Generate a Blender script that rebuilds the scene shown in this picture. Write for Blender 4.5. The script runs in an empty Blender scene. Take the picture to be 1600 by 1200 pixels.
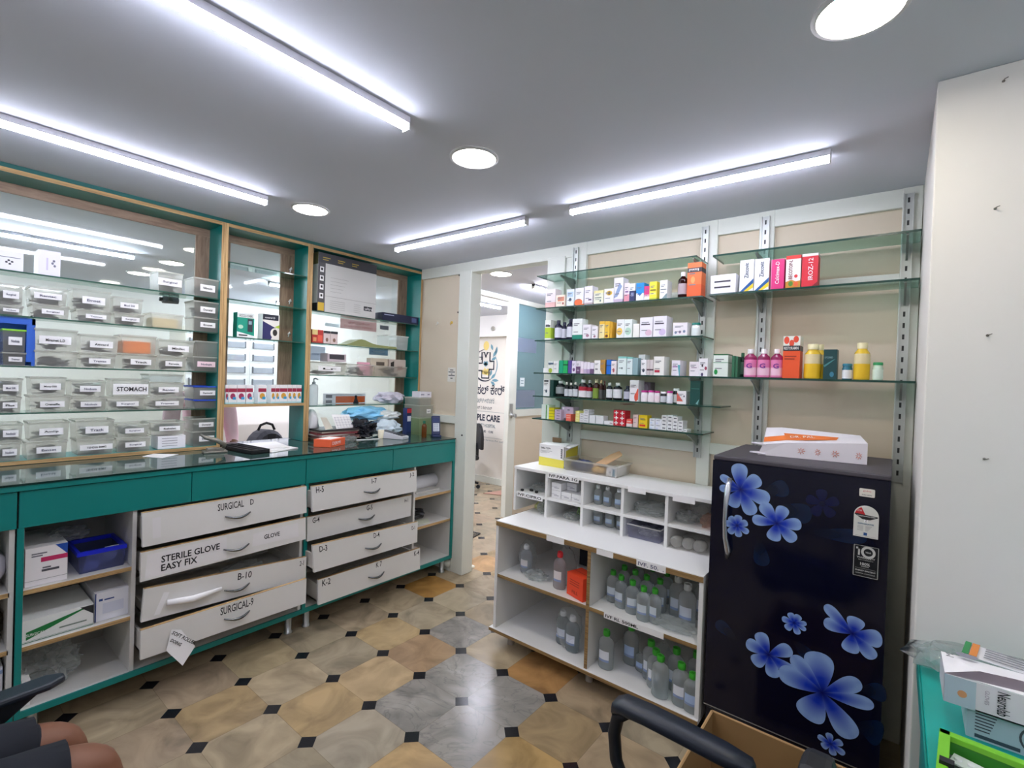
import bpy, math, random
from mathutils import Vector, Matrix
random.seed(7)
SC = bpy.context.scene
COL = SC.collection
# ---------------------------------------------------------------- camera
FPX, YAW, PIT, ROLL, CH = 758.96, 0.67066458, 0.01099135, 0.03418558, 1.549
FW = Vector((-math.sin(YAW)*math.cos(PIT), math.cos(YAW)*math.cos(PIT), -math.sin(PIT)))
_r0 = Vector((math.cos(YAW), math.sin(YAW), 0)); _u0 = _r0.cross(FW)
RT = _r0*math.cos(ROLL) + _u0*math.sin(ROLL); UP = _u0*math.cos(ROLL) - _r0*math.sin(ROLL)
O = Vector((0, 0, CH))
cd = bpy.data.cameras.new('camera'); cam = bpy.data.objects.new('camera', cd); COL.objects.link(cam)
cam.matrix_world = Matrix(((RT.x, UP.x, -FW.x, 0), (RT.y, UP.y, -FW.y, 0), (RT.z, UP.z, -FW.z, CH), (0, 0, 0, 1)))
cd.sensor_width = 36; cd.lens = FPX/1600*36; cd.clip_start = 0.02
SC.camera = cam
# ---------------------------------------------------------------- world, view
w = bpy.data.worlds.new('world'); SC.world = w; w.use_nodes = True
w.node_tree.nodes['Background'].inputs[0].default_value = (0.8, 0.85, 0.9, 1)
w.node_tree.nodes['Background'].inputs[1].default_value = 0.02
SC.view_settings.view_transform = 'Standard'; SC.view_settings.look = 'None'
SC.view_settings.exposure = 1.85; SC.view_settings.gamma = 1.0; SC.view_settings.use_curve_mapping = False
SC.cycles.transparent_max_bounces = 24; SC.cycles.max_bounces = 10; SC.cycles.diffuse_bounces = 5
TUBE_E, DOWN_E, LOBBY_E = 13.0, 18.0, 58.0

def at(px, py, x=None, y=None, z=None):
    """point where the sight line through a photo pixel meets a world plane"""
    d = FW + RT*((px-800)/FPX) - UP*((py-600)/FPX)
    for i, v in enumerate((x, y, z)):
        if v is not None:
            return O + d*((v-O[i])/d[i])
# ---------------------------------------------------------------- materials
def lin(h):
    c = [int(h[i:i+2], 16)/255 for i in (1, 3, 5)]
    return tuple(v/12.92 if v <= .04045 else ((v+.055)/1.055)**2.4 for v in c)
_M = {}
def mat(h, rough=.5, metal=0, noise=0, scale=30, spec=.5, bump=0):
    k = (h, rough, metal, noise, scale, spec, bump)
    if k in _M: return _M[k]
    m = bpy.data.materials.new('paint_'+h[1:]); m.use_nodes = True; nt = m.node_tree; b = nt.nodes['Principled BSDF']
    c = lin(h); b.inputs['Base Color'].default_value = (*c, 1)
    b.inputs['Roughness'].default_value = rough; b.inputs['Metallic'].default_value = metal
    b.inputs['Specular IOR Level'].default_value = spec
    if noise or bump:
        tc = nt.nodes.new('ShaderNodeTexCoord'); n = nt.nodes.new('ShaderNodeTexNoise')
        n.inputs['Scale'].default_value = scale; n.inputs['Detail'].default_value = 6
        nt.links.new(tc.outputs['Object'], n.inputs['Vector'])
        if noise:
            mx = nt.nodes.new('ShaderNodeMix'); mx.data_type = 'RGBA'
            mx.inputs[6].default_value = (*[v*(1-noise) for v in c], 1); mx.inputs[7].default_value = (*[min(1, v*(1+noise)) for v in c], 1)
            nt.links.new(n.outputs[0], mx.inputs[0]); nt.links.new(mx.outputs[2], b.inputs['Base Color'])
        if bump:
            bp = nt.nodes.new('ShaderNodeBump'); bp.inputs['Strength'].default_value = bump; bp.inputs['Distance'].default_value = .01
            nt.links.new(n.outputs[0], bp.inputs['Height']); nt.links.new(bp.outputs[0], b.inputs['Normal'])
    _M[k] = m; return m
def emit(h, s):
    k = ('e', h, s)
    if k in _M: return _M[k]
    m = bpy.data.materials.new('light_'+h[1:]); m.use_nodes = True; b = m.node_tree.nodes['Principled BSDF']
    b.inputs['Base Color'].default_value = (.8, .8, .8, 1)
    b.inputs['Emission Color'].default_value = (*lin(h), 1); b.inputs['Emission Strength'].default_value = s
    _M[k] = m; return m
def thin(h, clear=.9, rough=.03, milky=0.0, refl=1.0):
    """thin clear sheet: tinted see-through, fresnel mirror, some milkiness"""
    k = ('t', h, clear, rough, milky, refl)
    if k in _M: return _M[k]
    m = bpy.data.materials.new('clear_'+h[1:]); m.use_nodes = True; nt = m.node_tree; nt.nodes.clear()
    out = nt.nodes.new('ShaderNodeOutputMaterial'); tr = nt.nodes.new('ShaderNodeBsdfTransparent'); gl = nt.nodes.new('ShaderNodeBsdfGlossy')
    tr.inputs[0].default_value = (*[v*clear for v in lin(h)], 1); gl.inputs['Roughness'].default_value = rough
    lw = nt.nodes.new('ShaderNodeLayerWeight'); lw.inputs['Blend'].default_value = .5
    pw = nt.nodes.new('ShaderNodeMath'); pw.operation = 'POWER'; pw.inputs[1].default_value = 4.5; nt.links.new(lw.outputs['Facing'], pw.inputs[0])
    fr = nt.nodes.new('ShaderNodeMath'); fr.operation = 'MULTIPLY_ADD'; fr.inputs[1].default_value = .9; fr.inputs[2].default_value = .045; nt.links.new(pw.outputs[0], fr.inputs[0])
    src = tr.outputs[0]
    if milky:
        df = nt.nodes.new('ShaderNodeBsdfDiffuse'); df.inputs[0].default_value = (*lin(h), 1)
        tl = nt.nodes.new('ShaderNodeBsdfTranslucent'); tl.inputs[0].default_value = (*lin(h), 1)
        ad = nt.nodes.new('ShaderNodeMixShader'); ad.inputs[0].default_value = .68
        nt.links.new(df.outputs[0], ad.inputs[1]); nt.links.new(tl.outputs[0], ad.inputs[2])
        m1 = nt.nodes.new('ShaderNodeMixShader'); m1.inputs[0].default_value = milky
        nt.links.new(src, m1.inputs[1]); nt.links.new(ad.outputs[0], m1.inputs[2]); src = m1.outputs[0]
    mu = nt.nodes.new('ShaderNodeMath'); mu.operation = 'MULTIPLY'; mu.inputs[1].default_value = refl
    nt.links.new(fr.outputs[0], mu.inputs[0])
    mx = nt.nodes.new('ShaderNodeMixShader'); nt.links.new(mu.outputs[0], mx.inputs[0])
    nt.links.new(src, mx.inputs[1]); nt.links.new(gl.outputs[0], mx.inputs[2]); nt.links.new(mx.outputs[0], out.inputs[0])
    _M[k] = m; return m

TEAL = mat('#03807a', .35); TEAL_D = mat('#055a55', .35)
WHITE = mat('#e6e6e4', .45); WHITE_D = mat('#d6d4cf', .5, noise=.05, scale=6)
CREAM = mat('#d9ccb6', .75, noise=.03, scale=3); FRAME = mat('#dde0d6', .4)
WALLW = mat('#e9e7e2', .7, bump=.03, scale=8); INK = mat('#1b1b1d', .6); PAPER = mat('#f1f0f0', .8)
PLY = mat('#b0905f', .7, noise=.15, scale=25); STEEL = mat('#b9bcbc', .3, metal=.9); BLACKP = mat('#15171b', .45)
GLASS_SHELF = thin('#d3ebe3', .96, milky=.03); GEDGE = mat('#20443a', .2); CLEARG = thin('#f4fbf8', .97)
BINP = thin('#f4f2ee', 1.0, rough=.25, milky=.30, refl=.5); BINRIM = thin('#f4f4f0', 1.0, rough=.2, milky=.5, refl=.5)

def wood_mat(name, c1, c2, scale=(3, 3, 40)):
    m = bpy.data.materials.new(name); m.use_nodes = True; nt = m.node_tree; b = nt.nodes['Principled BSDF']
    tc = nt.nodes.new('ShaderNodeTexCoord'); mp = nt.nodes.new('ShaderNodeMapping'); mp.inputs['Scale'].default_value = scale
    n = nt.nodes.new('ShaderNodeTexNoise'); n.inputs['Scale'].default_value = 4; n.inputs['Detail'].default_value = 8; n.inputs['Distortion'].default_value = .6
    r = nt.nodes.new('ShaderNodeValToRGB'); r.color_ramp.elements[0].color = (*lin(c1), 1); r.color_ramp.elements[1].color = (*lin(c2), 1)
    r.color_ramp.elements[0].position = .3; r.color_ramp.elements[1].position = .7
    for a, o in ((tc.outputs['Object'], mp.inputs[0]), (mp.outputs[0], n.inputs['Vector']), (n.outputs[0], r.inputs[0]), (r.outputs[0], b.inputs['Base Color'])): nt.links.new(a, o)
    b.inputs['Roughness'].default_value = .6
    return m
PLYBACK = wood_mat('brown_plywood', '#7a6250', '#a08770', (14, 14, 2)); PLYBACK_H = wood_mat('brown_plywood_rail', '#7a6250', '#a08770', (14, 2, 14))
PLYEDGE = wood_mat('plywood_edge', '#8f6d42', '#d3b27c', (30, 30, 1)); PLYEDGE_H = wood_mat('plywood_edge_rail', '#8f6d42', '#d3b27c', (30, 1, 60))
PLYEDGE_X = wood_mat('worn_plywood_edge', '#6e5232', '#a98a58', (1, 30, 60))
# ---------------------------------------------------------------- mesh building
class MB:
    def __init__(s): s.v = []; s.f = []; s.m = []; s.sm = []; s.slots = []
    def slot(s, m):
        if m not in s.slots: s.slots.append(m)
        return s.slots.index(m)
    def add(s, vs, fs, m, smooth=False, T=None):
        n = len(s.v); k = s.slot(m)
        s.v += [(T @ Vector(v)) if T else Vector(v) for v in vs]
        for f in fs: s.f.append([i+n for i in f]); s.m.append(k); s.sm.append(smooth)
        return s
    def box(s, x0, x1, y0, y1, z0, z1, m, T=None, side=None):
        vs = [(x, y, z) for x in (x0, x1) for y in (y0, y1) for z in (z0, z1)]
        fs = [(0, 1, 3, 2), (4, 6, 7, 5), (0, 4, 5, 1), (2, 3, 7, 6), (0, 2, 6, 4), (1, 5, 7, 3)]
        return s.add(vs, fs, m, T=T)
    def quad(s, a, b, c, d, m, T=None): return s.add([a, b, c, d], [(0, 1, 2, 3)], m, T=T)
    def slab(s, pts, n, t, m):
        """polygon pts extruded along n by t"""
        n = Vector(n)*t; k = len(pts); P = [Vector(p) for p in pts]
        vs = P + [p+n for p in P]; fs = [tuple(range(k))[::-1], tuple(range(k, 2*k))] + [(i, (i+1) % k, (i+1) % k+k, i+k) for i in range(k)]
        return s.add(vs, fs, m)
    def lathe(s, prof, m, T=None, n=16, flat=1.0, cap=True):
        vs = []; fs = []
        for r, z in prof:
            for i in range(n):
                a = 2*math.pi*i/n; vs.append((r*math.cos(a), r*flat*math.sin(a), z))
        for j in range(len(prof)-1):
            for i in range(n): fs.append((j*n+i, j*n+(i+1) % n, (j+1)*n+(i+1) % n, (j+1)*n+i))
        s.add(vs, fs, m, smooth=True, T=T)
        if cap:
            s.add([vs[i] for i in range(n)], [tuple(range(n))[::-1]], m, T=T)
            s.add([vs[(len(prof)-1)*n+i] for i in range(n)], [tuple(range(n))], m, T=T)
        return s
    def tube(s, pts, r, m, n=8, T=None, flat=1.0):
        P = [Vector(p) for p in pts]; rs = r if isinstance(r, (list, tuple)) else [r]*len(P)
        vs = []; fs = []; prev = None
        for i, p in enumerate(P):
            d = (P[min(i+1, len(P)-1)]-P[max(i-1, 0)]).normalized()
            ref = prev if prev is not None else (Vector((0, 0, 1)) if abs(d.z) < .9 else Vector((1, 0, 0)))
            a = d.cross(ref); a = a.normalized() if a.length > 1e-6 else Vector((1, 0, 0)); b = a.cross(d).normalized(); prev = b
            for k in range(n):
                t = 2*math.pi*k/n; vs.append(p + a*math.cos(t)*rs[i] + b*math.sin(t)*rs[i]*flat)
        for i in range(len(P)-1):
            for k in range(n): fs.append((i*n+k, i*n+(k+1) % n, (i+1)*n+(k+1) % n, (i+1)*n+k))
        fs.append(tuple(range(n))[::-1]); fs.append(tuple(range((len(P)-1)*n, len(P)*n)))
        return s.add(vs, fs, m, smooth=True, T=T)
    def build(s, name, parent=None, bevel=0, **props):
        me = bpy.data.meshes.new(name)
        me.from_pydata([tuple(v) for v in s.v], [], s.f); me.update()
        for m in s.slots: me.materials.append(m)
        for p, k, q in zip(me.polygons, s.m, s.sm): p.material_index = k; p.use_smooth = q
        o = bpy.data.objects.new(name, me); COL.objects.link(o)
        if parent: o.parent = parent
        if bevel:
            b = o.modifiers.new('bevel', 'BEVEL'); b.width = bevel; b.segments = 2; b.limit_method = 'ANGLE'
        for k, v in props.items(): o[k] = v
        return o
LABELS = {}
def tag(o, label, cat, group=None, kind=None):
    n = len(label.split())
    if not 4 <= n <= 16: print('LABEL LENGTH', n, label)
    if label in LABELS: print('DUP LABEL', label)
    LABELS[label] = 1
    o['label'] = label; o['category'] = cat
    if group: o['group'] = group
    if kind: o['kind'] = kind
    return o
def thing(name, label, cat, loc=(0, 0, 0), rz=0, group=None):
    o = bpy.data.objects.new(name, None); COL.objects.link(o); o.location = loc; o.rotation_euler = (0, 0, rz)
    o.empty_display_size = .05
    return tag(o, label, cat, group)
def struct(mb, name, **k):
    o = mb.build(name, **k); o['kind'] = 'structure'; return o
# lettering
_FONTS = {}
def font(path=None):
    if path not in _FONTS:
        f = None
        if path:
            try:
                import os
                f = bpy.data.fonts.load(os.path.join(bpy.utils.system_resource('DATAFILES'), 'fonts', path))
            except Exception: f = None
        _FONTS[path] = f
    return _FONTS[path]
_T = {}
def letters(txt, fnt=None, bold=0.0):
    k = (txt, fnt, bold)
    if k not in _T:
        cu = bpy.data.curves.new('t', 'FONT'); cu.body = txt; cu.size = 1; cu.resolution_u = 2; cu.offset = bold
        if fnt and font(fnt): cu.font = font(fnt)
        ob = bpy.data.objects.new('t', cu); me = bpy.data.meshes.new_from_object(ob)
        vs = [v.co.copy() for v in me.vertices]; fs = [tuple(p.vertices) for p in me.polygons]
        bpy.data.objects.remove(ob); bpy.data.curves.remove(cu); bpy.data.meshes.remove(me)
        x0 = min((v.x for v in vs), default=0); x1 = max((v.x for v in vs), default=1); y0 = min((v.y for v in vs), default=0); y1 = max((v.y for v in vs), default=1)
        _T[k] = (vs, fs, x0, x1, y0, y1)
    return _T[k]
def write(mb, txt, org, right, up, wd, ht, m, fnt=None, bold=0.0, off=.0006, fit=True):
    """lettering fitted into the rectangle org + right*wd + up*ht, lying just off the surface"""
    vs, fs, x0, x1, y0, y1 = letters(txt, fnt, bold)
    R = Vector(right).normalized(); U = Vector(up).normalized(); N = R.cross(U); Og = Vector(org) + N*off
    sx = wd/max(1e-6, x1-x0); sy = ht/max(1e-6, y1-y0)
    if not fit: sx = sy = min(sx, sy)
    mb.add([Og + R*((v.x-x0)*sx) + U*((v.y-y0)*sy) for v in vs], fs, m)
# ================================================================ SHELL
XW, YW, ZC = -3.4, 2.77, 2.45
m = bpy.data.materials.new('marble_floor'); m.use_nodes = True; nt = m.node_tree; b = nt.nodes['Principled BSDF']
TP = .304769; OX, OY = -2.49318, .77339
def N(t, **k):
    n = nt.nodes.new(t)
    for a, v in k.items(): setattr(n, a, v)
    return n
def L(a, o): nt.links.new(a, o)
tc = N('ShaderNodeTexCoord'); sep = N('ShaderNodeSeparateXYZ'); L(tc.outputs['Object'], sep.inputs[0])
def mth(op, a, b_=None):
    n = N('ShaderNodeMath', operation=op)
    for i, v in enumerate((a, b_)):
        if v is None: continue
        if isinstance(v, (int, float)): n.inputs[i].default_value = v
        else: L(v, n.inputs[i])
    return n.outputs[0]
def cell(o, off):
    t = mth('DIVIDE', mth('SUBTRACT', o, off), TP); f = mth('SUBTRACT', t, mth('ROUND', t)); return mth('ABSOLUTE', f)
fx = cell(sep.outputs[0], OX); fy = cell(sep.outputs[1], OY)
dot = mth('LESS_THAN', mth('ADD', fx, fy), .043/TP)
seam = mth('LESS_THAN', mth('MINIMUM', fx, fy), .0035)
att = N('ShaderNodeAttribute', attribute_name='tile')
mp = N('ShaderNodeVectorMath', operation='ADD'); L(tc.outputs['Object'], mp.inputs[0])
sc_ = N('ShaderNodeVectorMath', operation='SCALE'); L(att.outputs['Vector'], sc_.inputs[0]); sc_.inputs['Scale'].default_value = 37.0; L(sc_.outputs[0], mp.inputs[1])
nz = N('ShaderNodeTexNoise'); nz.inputs['Scale'].default_value = 4.5; nz.inputs['Detail'].default_value = 9; nz.inputs['Distortion'].default_value = 1.6; L(mp.outputs[0], nz.inputs['Vector'])
nz2 = N('ShaderNodeTexNoise'); nz2.inputs['Scale'].default_value = 3; nz2.inputs['Detail'].default_value = 8; nz2.inputs['Distortion'].default_value = 4; L(mp.outputs[0], nz2.inputs['Vector'])
rp = N('ShaderNodeValToRGB'); L(nz.outputs[0], rp.inputs[0])
rp.color_ramp.elements[0].position = .3; rp.color_ramp.elements[0].color = (.66, .64, .62, 1); rp.color_ramp.elements[1].position = .68; rp.color_ramp.elements[1].color = (1.18, 1.15, 1.1, 1)
mul = N('ShaderNodeMix', data_type='RGBA', blend_type='MULTIPLY'); mul.inputs[0].default_value = 1; L(att.outputs['Color'], mul.inputs[6]); L(rp.outputs[0], mul.inputs[7])
vn = N('ShaderNodeValToRGB'); L(nz2.outputs[0], vn.inputs[0]); e = vn.color_ramp.elements
e[0].position = .475; e[0].color = (0, 0, 0, 1); e[1].position = .525; e[1].color = (0, 0, 0, 1); q = vn.color_ramp.elements.new(.5); q.color = (1, 1, 1, 1)
# veins only on the grey stones (blue share of the stone's own colour)
sepc = N('ShaderNodeSeparateColor'); L(att.outputs['Color'], sepc.inputs[0])
grey = mth('GREATER_THAN', mth('DIVIDE', sepc.outputs[2], sepc.outputs[0]), .78)
vf = mth('MULTIPLY', mth('MULTIPLY', vn.outputs[0], grey), .32)
mv = N('ShaderNodeMix', data_type='RGBA'); L(vf, mv.inputs[0]); L(mul.outputs[2], mv.inputs[6]); mv.inputs[7].default_value = (*lin('#4c4c50'), 1)
ms = N('ShaderNodeMix', data_type='RGBA'); L(mth('MULTIPLY', seam, .5), ms.inputs[0]); L(mv.outputs[2], ms.inputs[6]); ms.inputs[7].default_value = (*lin('#6b5c48'), 1)
md = N('ShaderNodeMix', data_type='RGBA'); L(dot, md.inputs[0]); L(ms.outputs[2], md.inputs[6]); md.inputs[7].default_value = (*lin('#16181f'), 1)
L(md.outputs[2], b.inputs['Base Color']); b.inputs['Roughness'].default_value = .22
FLOORM = m
CREAMT, OCH, ORA, GRY, PNK, SAND = '#b9a98d', '#b49d78', '#b48a58', '#a5a29c', '#b09e86', '#aea28a'
special = {}
for px, py, c in ((1005, 0, CREAMT), (830, 1035, ORA), (960, 1075, '#a8957a'), (770, 1075, GRY), (720, 1050, GRY), (640, 1075, GRY), (700, 1100, GRY), (730, 1000, GRY),
                  (690, 915, '#bd9050'), (800, 1180, '#c0a06a'), (560, 1130, '#aca290'), (830, 1150, OCH), (640, 1160, '#c3a67a'), (740, 1165, GRY), (560, 1050, '#c1a984'),
                  (690, 1010, '#c6b08a'), (600, 985, '#c2aa80'), (790, 1125, GRY), (540, 1080, '#c4aa80'), (880, 1130, OCH), (960, 1150, '#b8a385'), (640, 1035, '#b69a7a'), (760, 880, '#d0a878')):
    if not py: continue
    p = at(px, py, z=0); special[(math.floor((p.x-OX)/TP), math.floor((p.y-OY)/TP))] = c
mb = MB(); tl = []
i0, i1, j0, j1 = -13, 16, -13, 17
for i in range(i0, i1):
    for j in range(j0, j1):
        x, y = OX+i*TP, OY+j*TP
        mb.quad((x, y, 0), (x+TP, y, 0), (x+TP, y+TP, 0), (x, y+TP, 0), FLOORM)
        c = special.get((i, j)) or random.choice((CREAMT, CREAMT, SAND, SAND, PNK, '#b9a988', '#b3a38a', '#bba98b', OCH if random.random() < .5 else CREAMT))
        c = lin(c); k = random.uniform(.93, 1.07)*.8; tl.append([v*k for v in c])
fl = struct(mb, 'floor')
ca = fl.data.color_attributes.new('tile', 'FLOAT_COLOR', 'CORNER')
for p, c in zip(fl.data.polygons, tl):
    for li in p.loop_indices: ca.data[li].color = (*c, 1)
CEIL = mat('#cdd1dc', .8, noise=.02, scale=2)
struct(MB().box(-7.2, 2.3, -3.2, 6.0, ZC, ZC+.1, CEIL), 'ceiling')
struct(MB().box(-7.2, -7.1, -3.2, 6, 0, ZC, WALLW), 'wall_lobby_far')
struct(MB().box(-7.1, -2.0, 5.42, 5.5, 0, ZC, mat('#e0dbd0', .7)), 'wall_lobby_end')
struct(MB().box(-7.1, -3.45, 5.3, 5.42, 2.149, ZC, WALLW), 'trim_1')
struct(MB().box(-7.1, -3.5, 5.40, 5.42, 0, .09, FRAME), 'baseboard_lobby')
struct(MB().box(-7.2, 2.3, -3.2, -3.1, 0, ZC, WALLW), 'wall_rear')
struct(MB().box(2.2, 2.3, -3.2, 1.855, 0, ZC, WALLW), 'wall_right')
# pillar block right of the fridge
PILL = MB().box(.062, 2.3, 1.855, 3.0, 0, ZC, mat('#e4e1da', .65, bump=.04, scale=5)); PILL = struct(PILL, 'wall_pillar', bevel=.004)
# end wall (cream panels in a white metal grid); doorway left of it
mb = MB().box(-3.4, -2.70, YW, YW+.06, 0, ZC, CREAM)
mb.box(-1.8, .062, YW, YW+.06, 0, ZC, CREAM)
struct(mb, 'wall_end')
mb = MB(); y0, y1 = YW-.022, YW+.08
mb.box(-3.2, .062, y0, y1, 2.365, ZC, FRAME); mb.box(-3.2, -2.73, y0, YW, 1.175, 1.235, FRAME); mb.box(-1.69, .062, y0, YW, 1.175, 1.235, FRAME)
mb.box(-.86, -.79, y0-.003, YW, .0, ZC, FRAME); mb.box(-.585, -.515, y0-.003, YW, .0, ZC, FRAME); mb.box(-.01, .060, y0-.003, YW, 0, ZC, FRAME); mb.box(-1.71, -1.6, y0-.003, YW, 0, ZC, FRAME)
mb.box(-1.69, .062, y0, YW, 2.03, 2.075, FRAME)
struct(mb, 'trim_2', bevel=.003)
mb = MB(); mb.box(-2.74, -2.612, YW-.03, YW+.09, 0, ZC-.07, FRAME); mb.box(-1.90, -1.76, YW-.03, YW+.09, 0, ZC-.07, FRAME)
mb.box(-1.76, -1.70, YW-.015, YW+.05, 0, ZC-.07, FRAME)
struct(mb, 'door_1', bevel=.004)
mb = MB().box(-3.2, -2.74, YW-.03, YW, 0, .09, FRAME).tube([(-3.2, YW-.03, .06), (-2.74, YW-.03, .06)], .03, FRAME)
struct(mb, 'baseboard_end')
# glazed partition beyond the doorway
mb = MB(); X = -3.4
mb.box(X-.03, X+.03, YW+.06, 5.42, 2.40, ZC, FRAME); mb.box(X-.03, X+.03, 4.2, 4.33, 0, 2.40, FRAME); mb.box(X-.025, X+.025, 4.33, 5.42, 1.12, 1.2, FRAME)
mb.box(X-.01, X+.01, 4.33, 5.42, 0, 1.12, CREAM); mb.box(X-.028, X+.03, 4.95, 5.02, 0, 2.4, FRAME)
struct(mb, 'wall_partition')
struct(MB().box(X-.005, X+.005, 4.34, 4.95, 1.2, 2.4, thin('#9fb6ba', .8, rough=.2, milky=.5)), 'window_4')
mb = MB().box(X+.006, X+.008, 4.36, 4.72, 1.22, 1.42, thin('#c9d2e2', .9, rough=.3, milky=.8)).box(X+.006, X+.008, 4.36, 4.72, 1.86, 2.02, thin('#c9d2e2', .9, rough=.3, milky=.8))
struct(mb, 'trim_3')
struct(MB().box(-1.2, -1.14, YW+.06, 5.42, 0, ZC, WALLW), 'wall_corridor')
# ================================================================ LIGHTS
def light_tube(a, b_, label, e=TUBE_E, hook=None):
    a, b_ = Vector(a), Vector(b_); L_ = (b_-a).length; d = (b_-a).normalized(); ang = math.atan2(d.y, d.x)
    t = thing('tube_light', label, 'tube light', (a.x, a.y, ZC), ang, 'LED tube lights on the ceiling')
    MB().box(0, L_, -.019, .019, -.024, -.001, mat('#d9d9e0', .4)).build('housing', t)
    n = 10; pr = [(0, -.0165*math.cos(math.pi*k/n), -.026-.0165*math.sin(math.pi*k/n)*1.15) for k in range(n+1)]
    vs = [(x, p[1], p[2]) for x in (.004, L_-.004) for p in pr]; k = n+1
    MB().add(vs, [(i, i+1, i+1+k, i+k) for i in range(n)] + [tuple(range(k)), tuple(range(k, 2*k))[::-1]], emit('#eceeff', e)).build('diffuser', t)
    for s in (0, L_-.004): MB().box(s, s+.004, -.018, .018, -.046, -.001, WHITE).build('end_cap', t)
    if hook: MB().tube([(hook, .0, -.03), (hook+.01, .03, -.012), (hook+.02, .07, -.004)], .003, STEEL).build('wire_clip', t)
    return t
light_tube((-2.60, -.03, 0), (-2.60, 1.172, 0), 'long tube light on ceiling nearest the teal glass display', hook=.58)
light_tube((-1.38, -.03, 0), (-1.38, 1.095, 0), 'tube light at top left of ceiling, with bent wire clip', hook=.6)
light_tube((-1.352, 2.145, 0), (-.225, 2.168, 0), 'tube light over right-hand glass shelves, right of the pair')
light_tube((-2.765, 2.14, 0), (-1.64, 2.15, 0), 'tube light in front of the doorway, left of the pair')
light_tube((-2.60, -1.5, 0), (-2.60, -.3, 0), 'added unseen tube light above counter behind the camera'); light_tube((-1.38, -1.6, 0), (-1.38, -.4, 0), 'added unseen tube light mid room behind the camera')  # both tubes added out of view, continuing the rows for more light
light_tube((.2, -1.6, 0), (1.4, -1.6, 0), 'added unseen tube light crossing the rear of the shop'); light_tube((.2, -.5, 0), (1.4, -.5, 0), 'added unseen tube light just behind the camera position'); light_tube((1.3, .1, 0), (1.3, 1.3, 0), 'added tube light beside the right wall out of frame')  # unseen tubes added to light the pillar and shop from the rear
def downlight(x, y, label, r=.088, e=DOWN_E, h='#fff6e6'):
    t = thing('downlight', label, 'ceiling light', (x, y, ZC), 0, 'round ceiling downlights')
    MB().lathe([(r*1.0, -.001), (r*1.13, -.001), (r*1.13, -.006), (r*1.0, -.009)], mat('#c9c9c9', .4), n=40, cap=False).build('trim_ring', t)
    MB().lathe([(r, -.001), (r, -.004)], emit(h, e), n=40).build('lens', t)
downlight(-1.388, 1.45, 'round downlight in the middle of the ceiling'); downlight(-2.575, 1.40, 'smaller-looking round downlight above the middle display bay')
downlight(-.10, 1.40, 'large bright downlight at top right of the ceiling')
downlight(-2.70, 3.20, 'round downlight seen through the doorway'); downlight(-3.97, 5.0, 'downlight deep in the room past the frosted partition')
downlight(-4.93, 1.443, 'downlight in lobby seen through left display glass'); downlight(-5.8, 1.43, 'farther downlight in lobby seen through display glass')
light_tube((-4.85, .2, 0), (-4.85, 1.16, 0), 'lobby tube light seen through the left display glass', e=LOBBY_E); light_tube((-3.9, 3.5, 0), (-3.9, 4.62, 0), 'lobby tube light seen through the doorway', e=LOBBY_E)
light_tube((-2.72, 3.7, 0), (-2.72, 4.4, 0), 'short tube light in corridor past the doorway', e=LOBBY_E); light_tube((-5.0, 2.3, 0), (-5.0, 3.5, 0), 'lobby tube light beyond the right-hand display bay', e=LOBBY_E)
light_tube((-6.2, -1.3, 0), (-6.2, -.1, 0), 'added unseen tube light beside the far lobby wall', e=LOBBY_E); light_tube((-6.3, 3.0, 0), (-6.3, 4.2, 0), 'added tube light at lobby corner near the logo wall', e=LOBBY_E)  # extra tubes added to brighten the lobby
#PART2
# ================================================================ DISPLAY WALL WITH GLASS BACK
XF = -3.2
def board(mb, y0, y1, z0, z1):            # upright or level board, teal faces, plywood front edge
    mb.box(XW, XF-.003, y0, y1, z0, z1, TEAL); mb.box(XF-.003, XF, y0, y1, z0, z1, PLYEDGE if (z1-z0) > (y1-y0) else PLYEDGE_H)
    return mb
def gshelf(parent, x0, x1, y0, y1, z, edge='x', t=.007, **k):
    mb = MB().box(x0, x1, y0, y1, z-t, z, GLASS_SHELF)
    if edge == 'x': mb.box(x1, x1+.0015, y0, y1, z-t, z, thin('#7fb3a4', .8, milky=.5))
    else: mb.box(x0, x1, y0-.0015, y0, z-t, z, GEDGE); mb.box(x1, x1+.0015, y0, y1, z-t, z, GEDGE); mb.box(x0-.0015, x0, y0, y1, z-t, z, GEDGE)
    return mb.build('glass_shelf', parent, **k)
BAYS = [('left display cabinet of teal boards holding rows of clear bins', -.9, 1.208, 1.068, (1.97, 1.765, 1.53, 1.31), -.82, 1.114),
        ('narrow middle display cabinet of teal boards with opening below', 1.209, 1.752, 1.315, (2.205, 1.98, 1.75), 1.31, 1.638),
        ('right display cabinet of teal boards with large carton inside', 1.753, 2.765, 1.068, (1.98, 1.755, 1.53, 1.31), 1.86, 2.655)]
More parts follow.
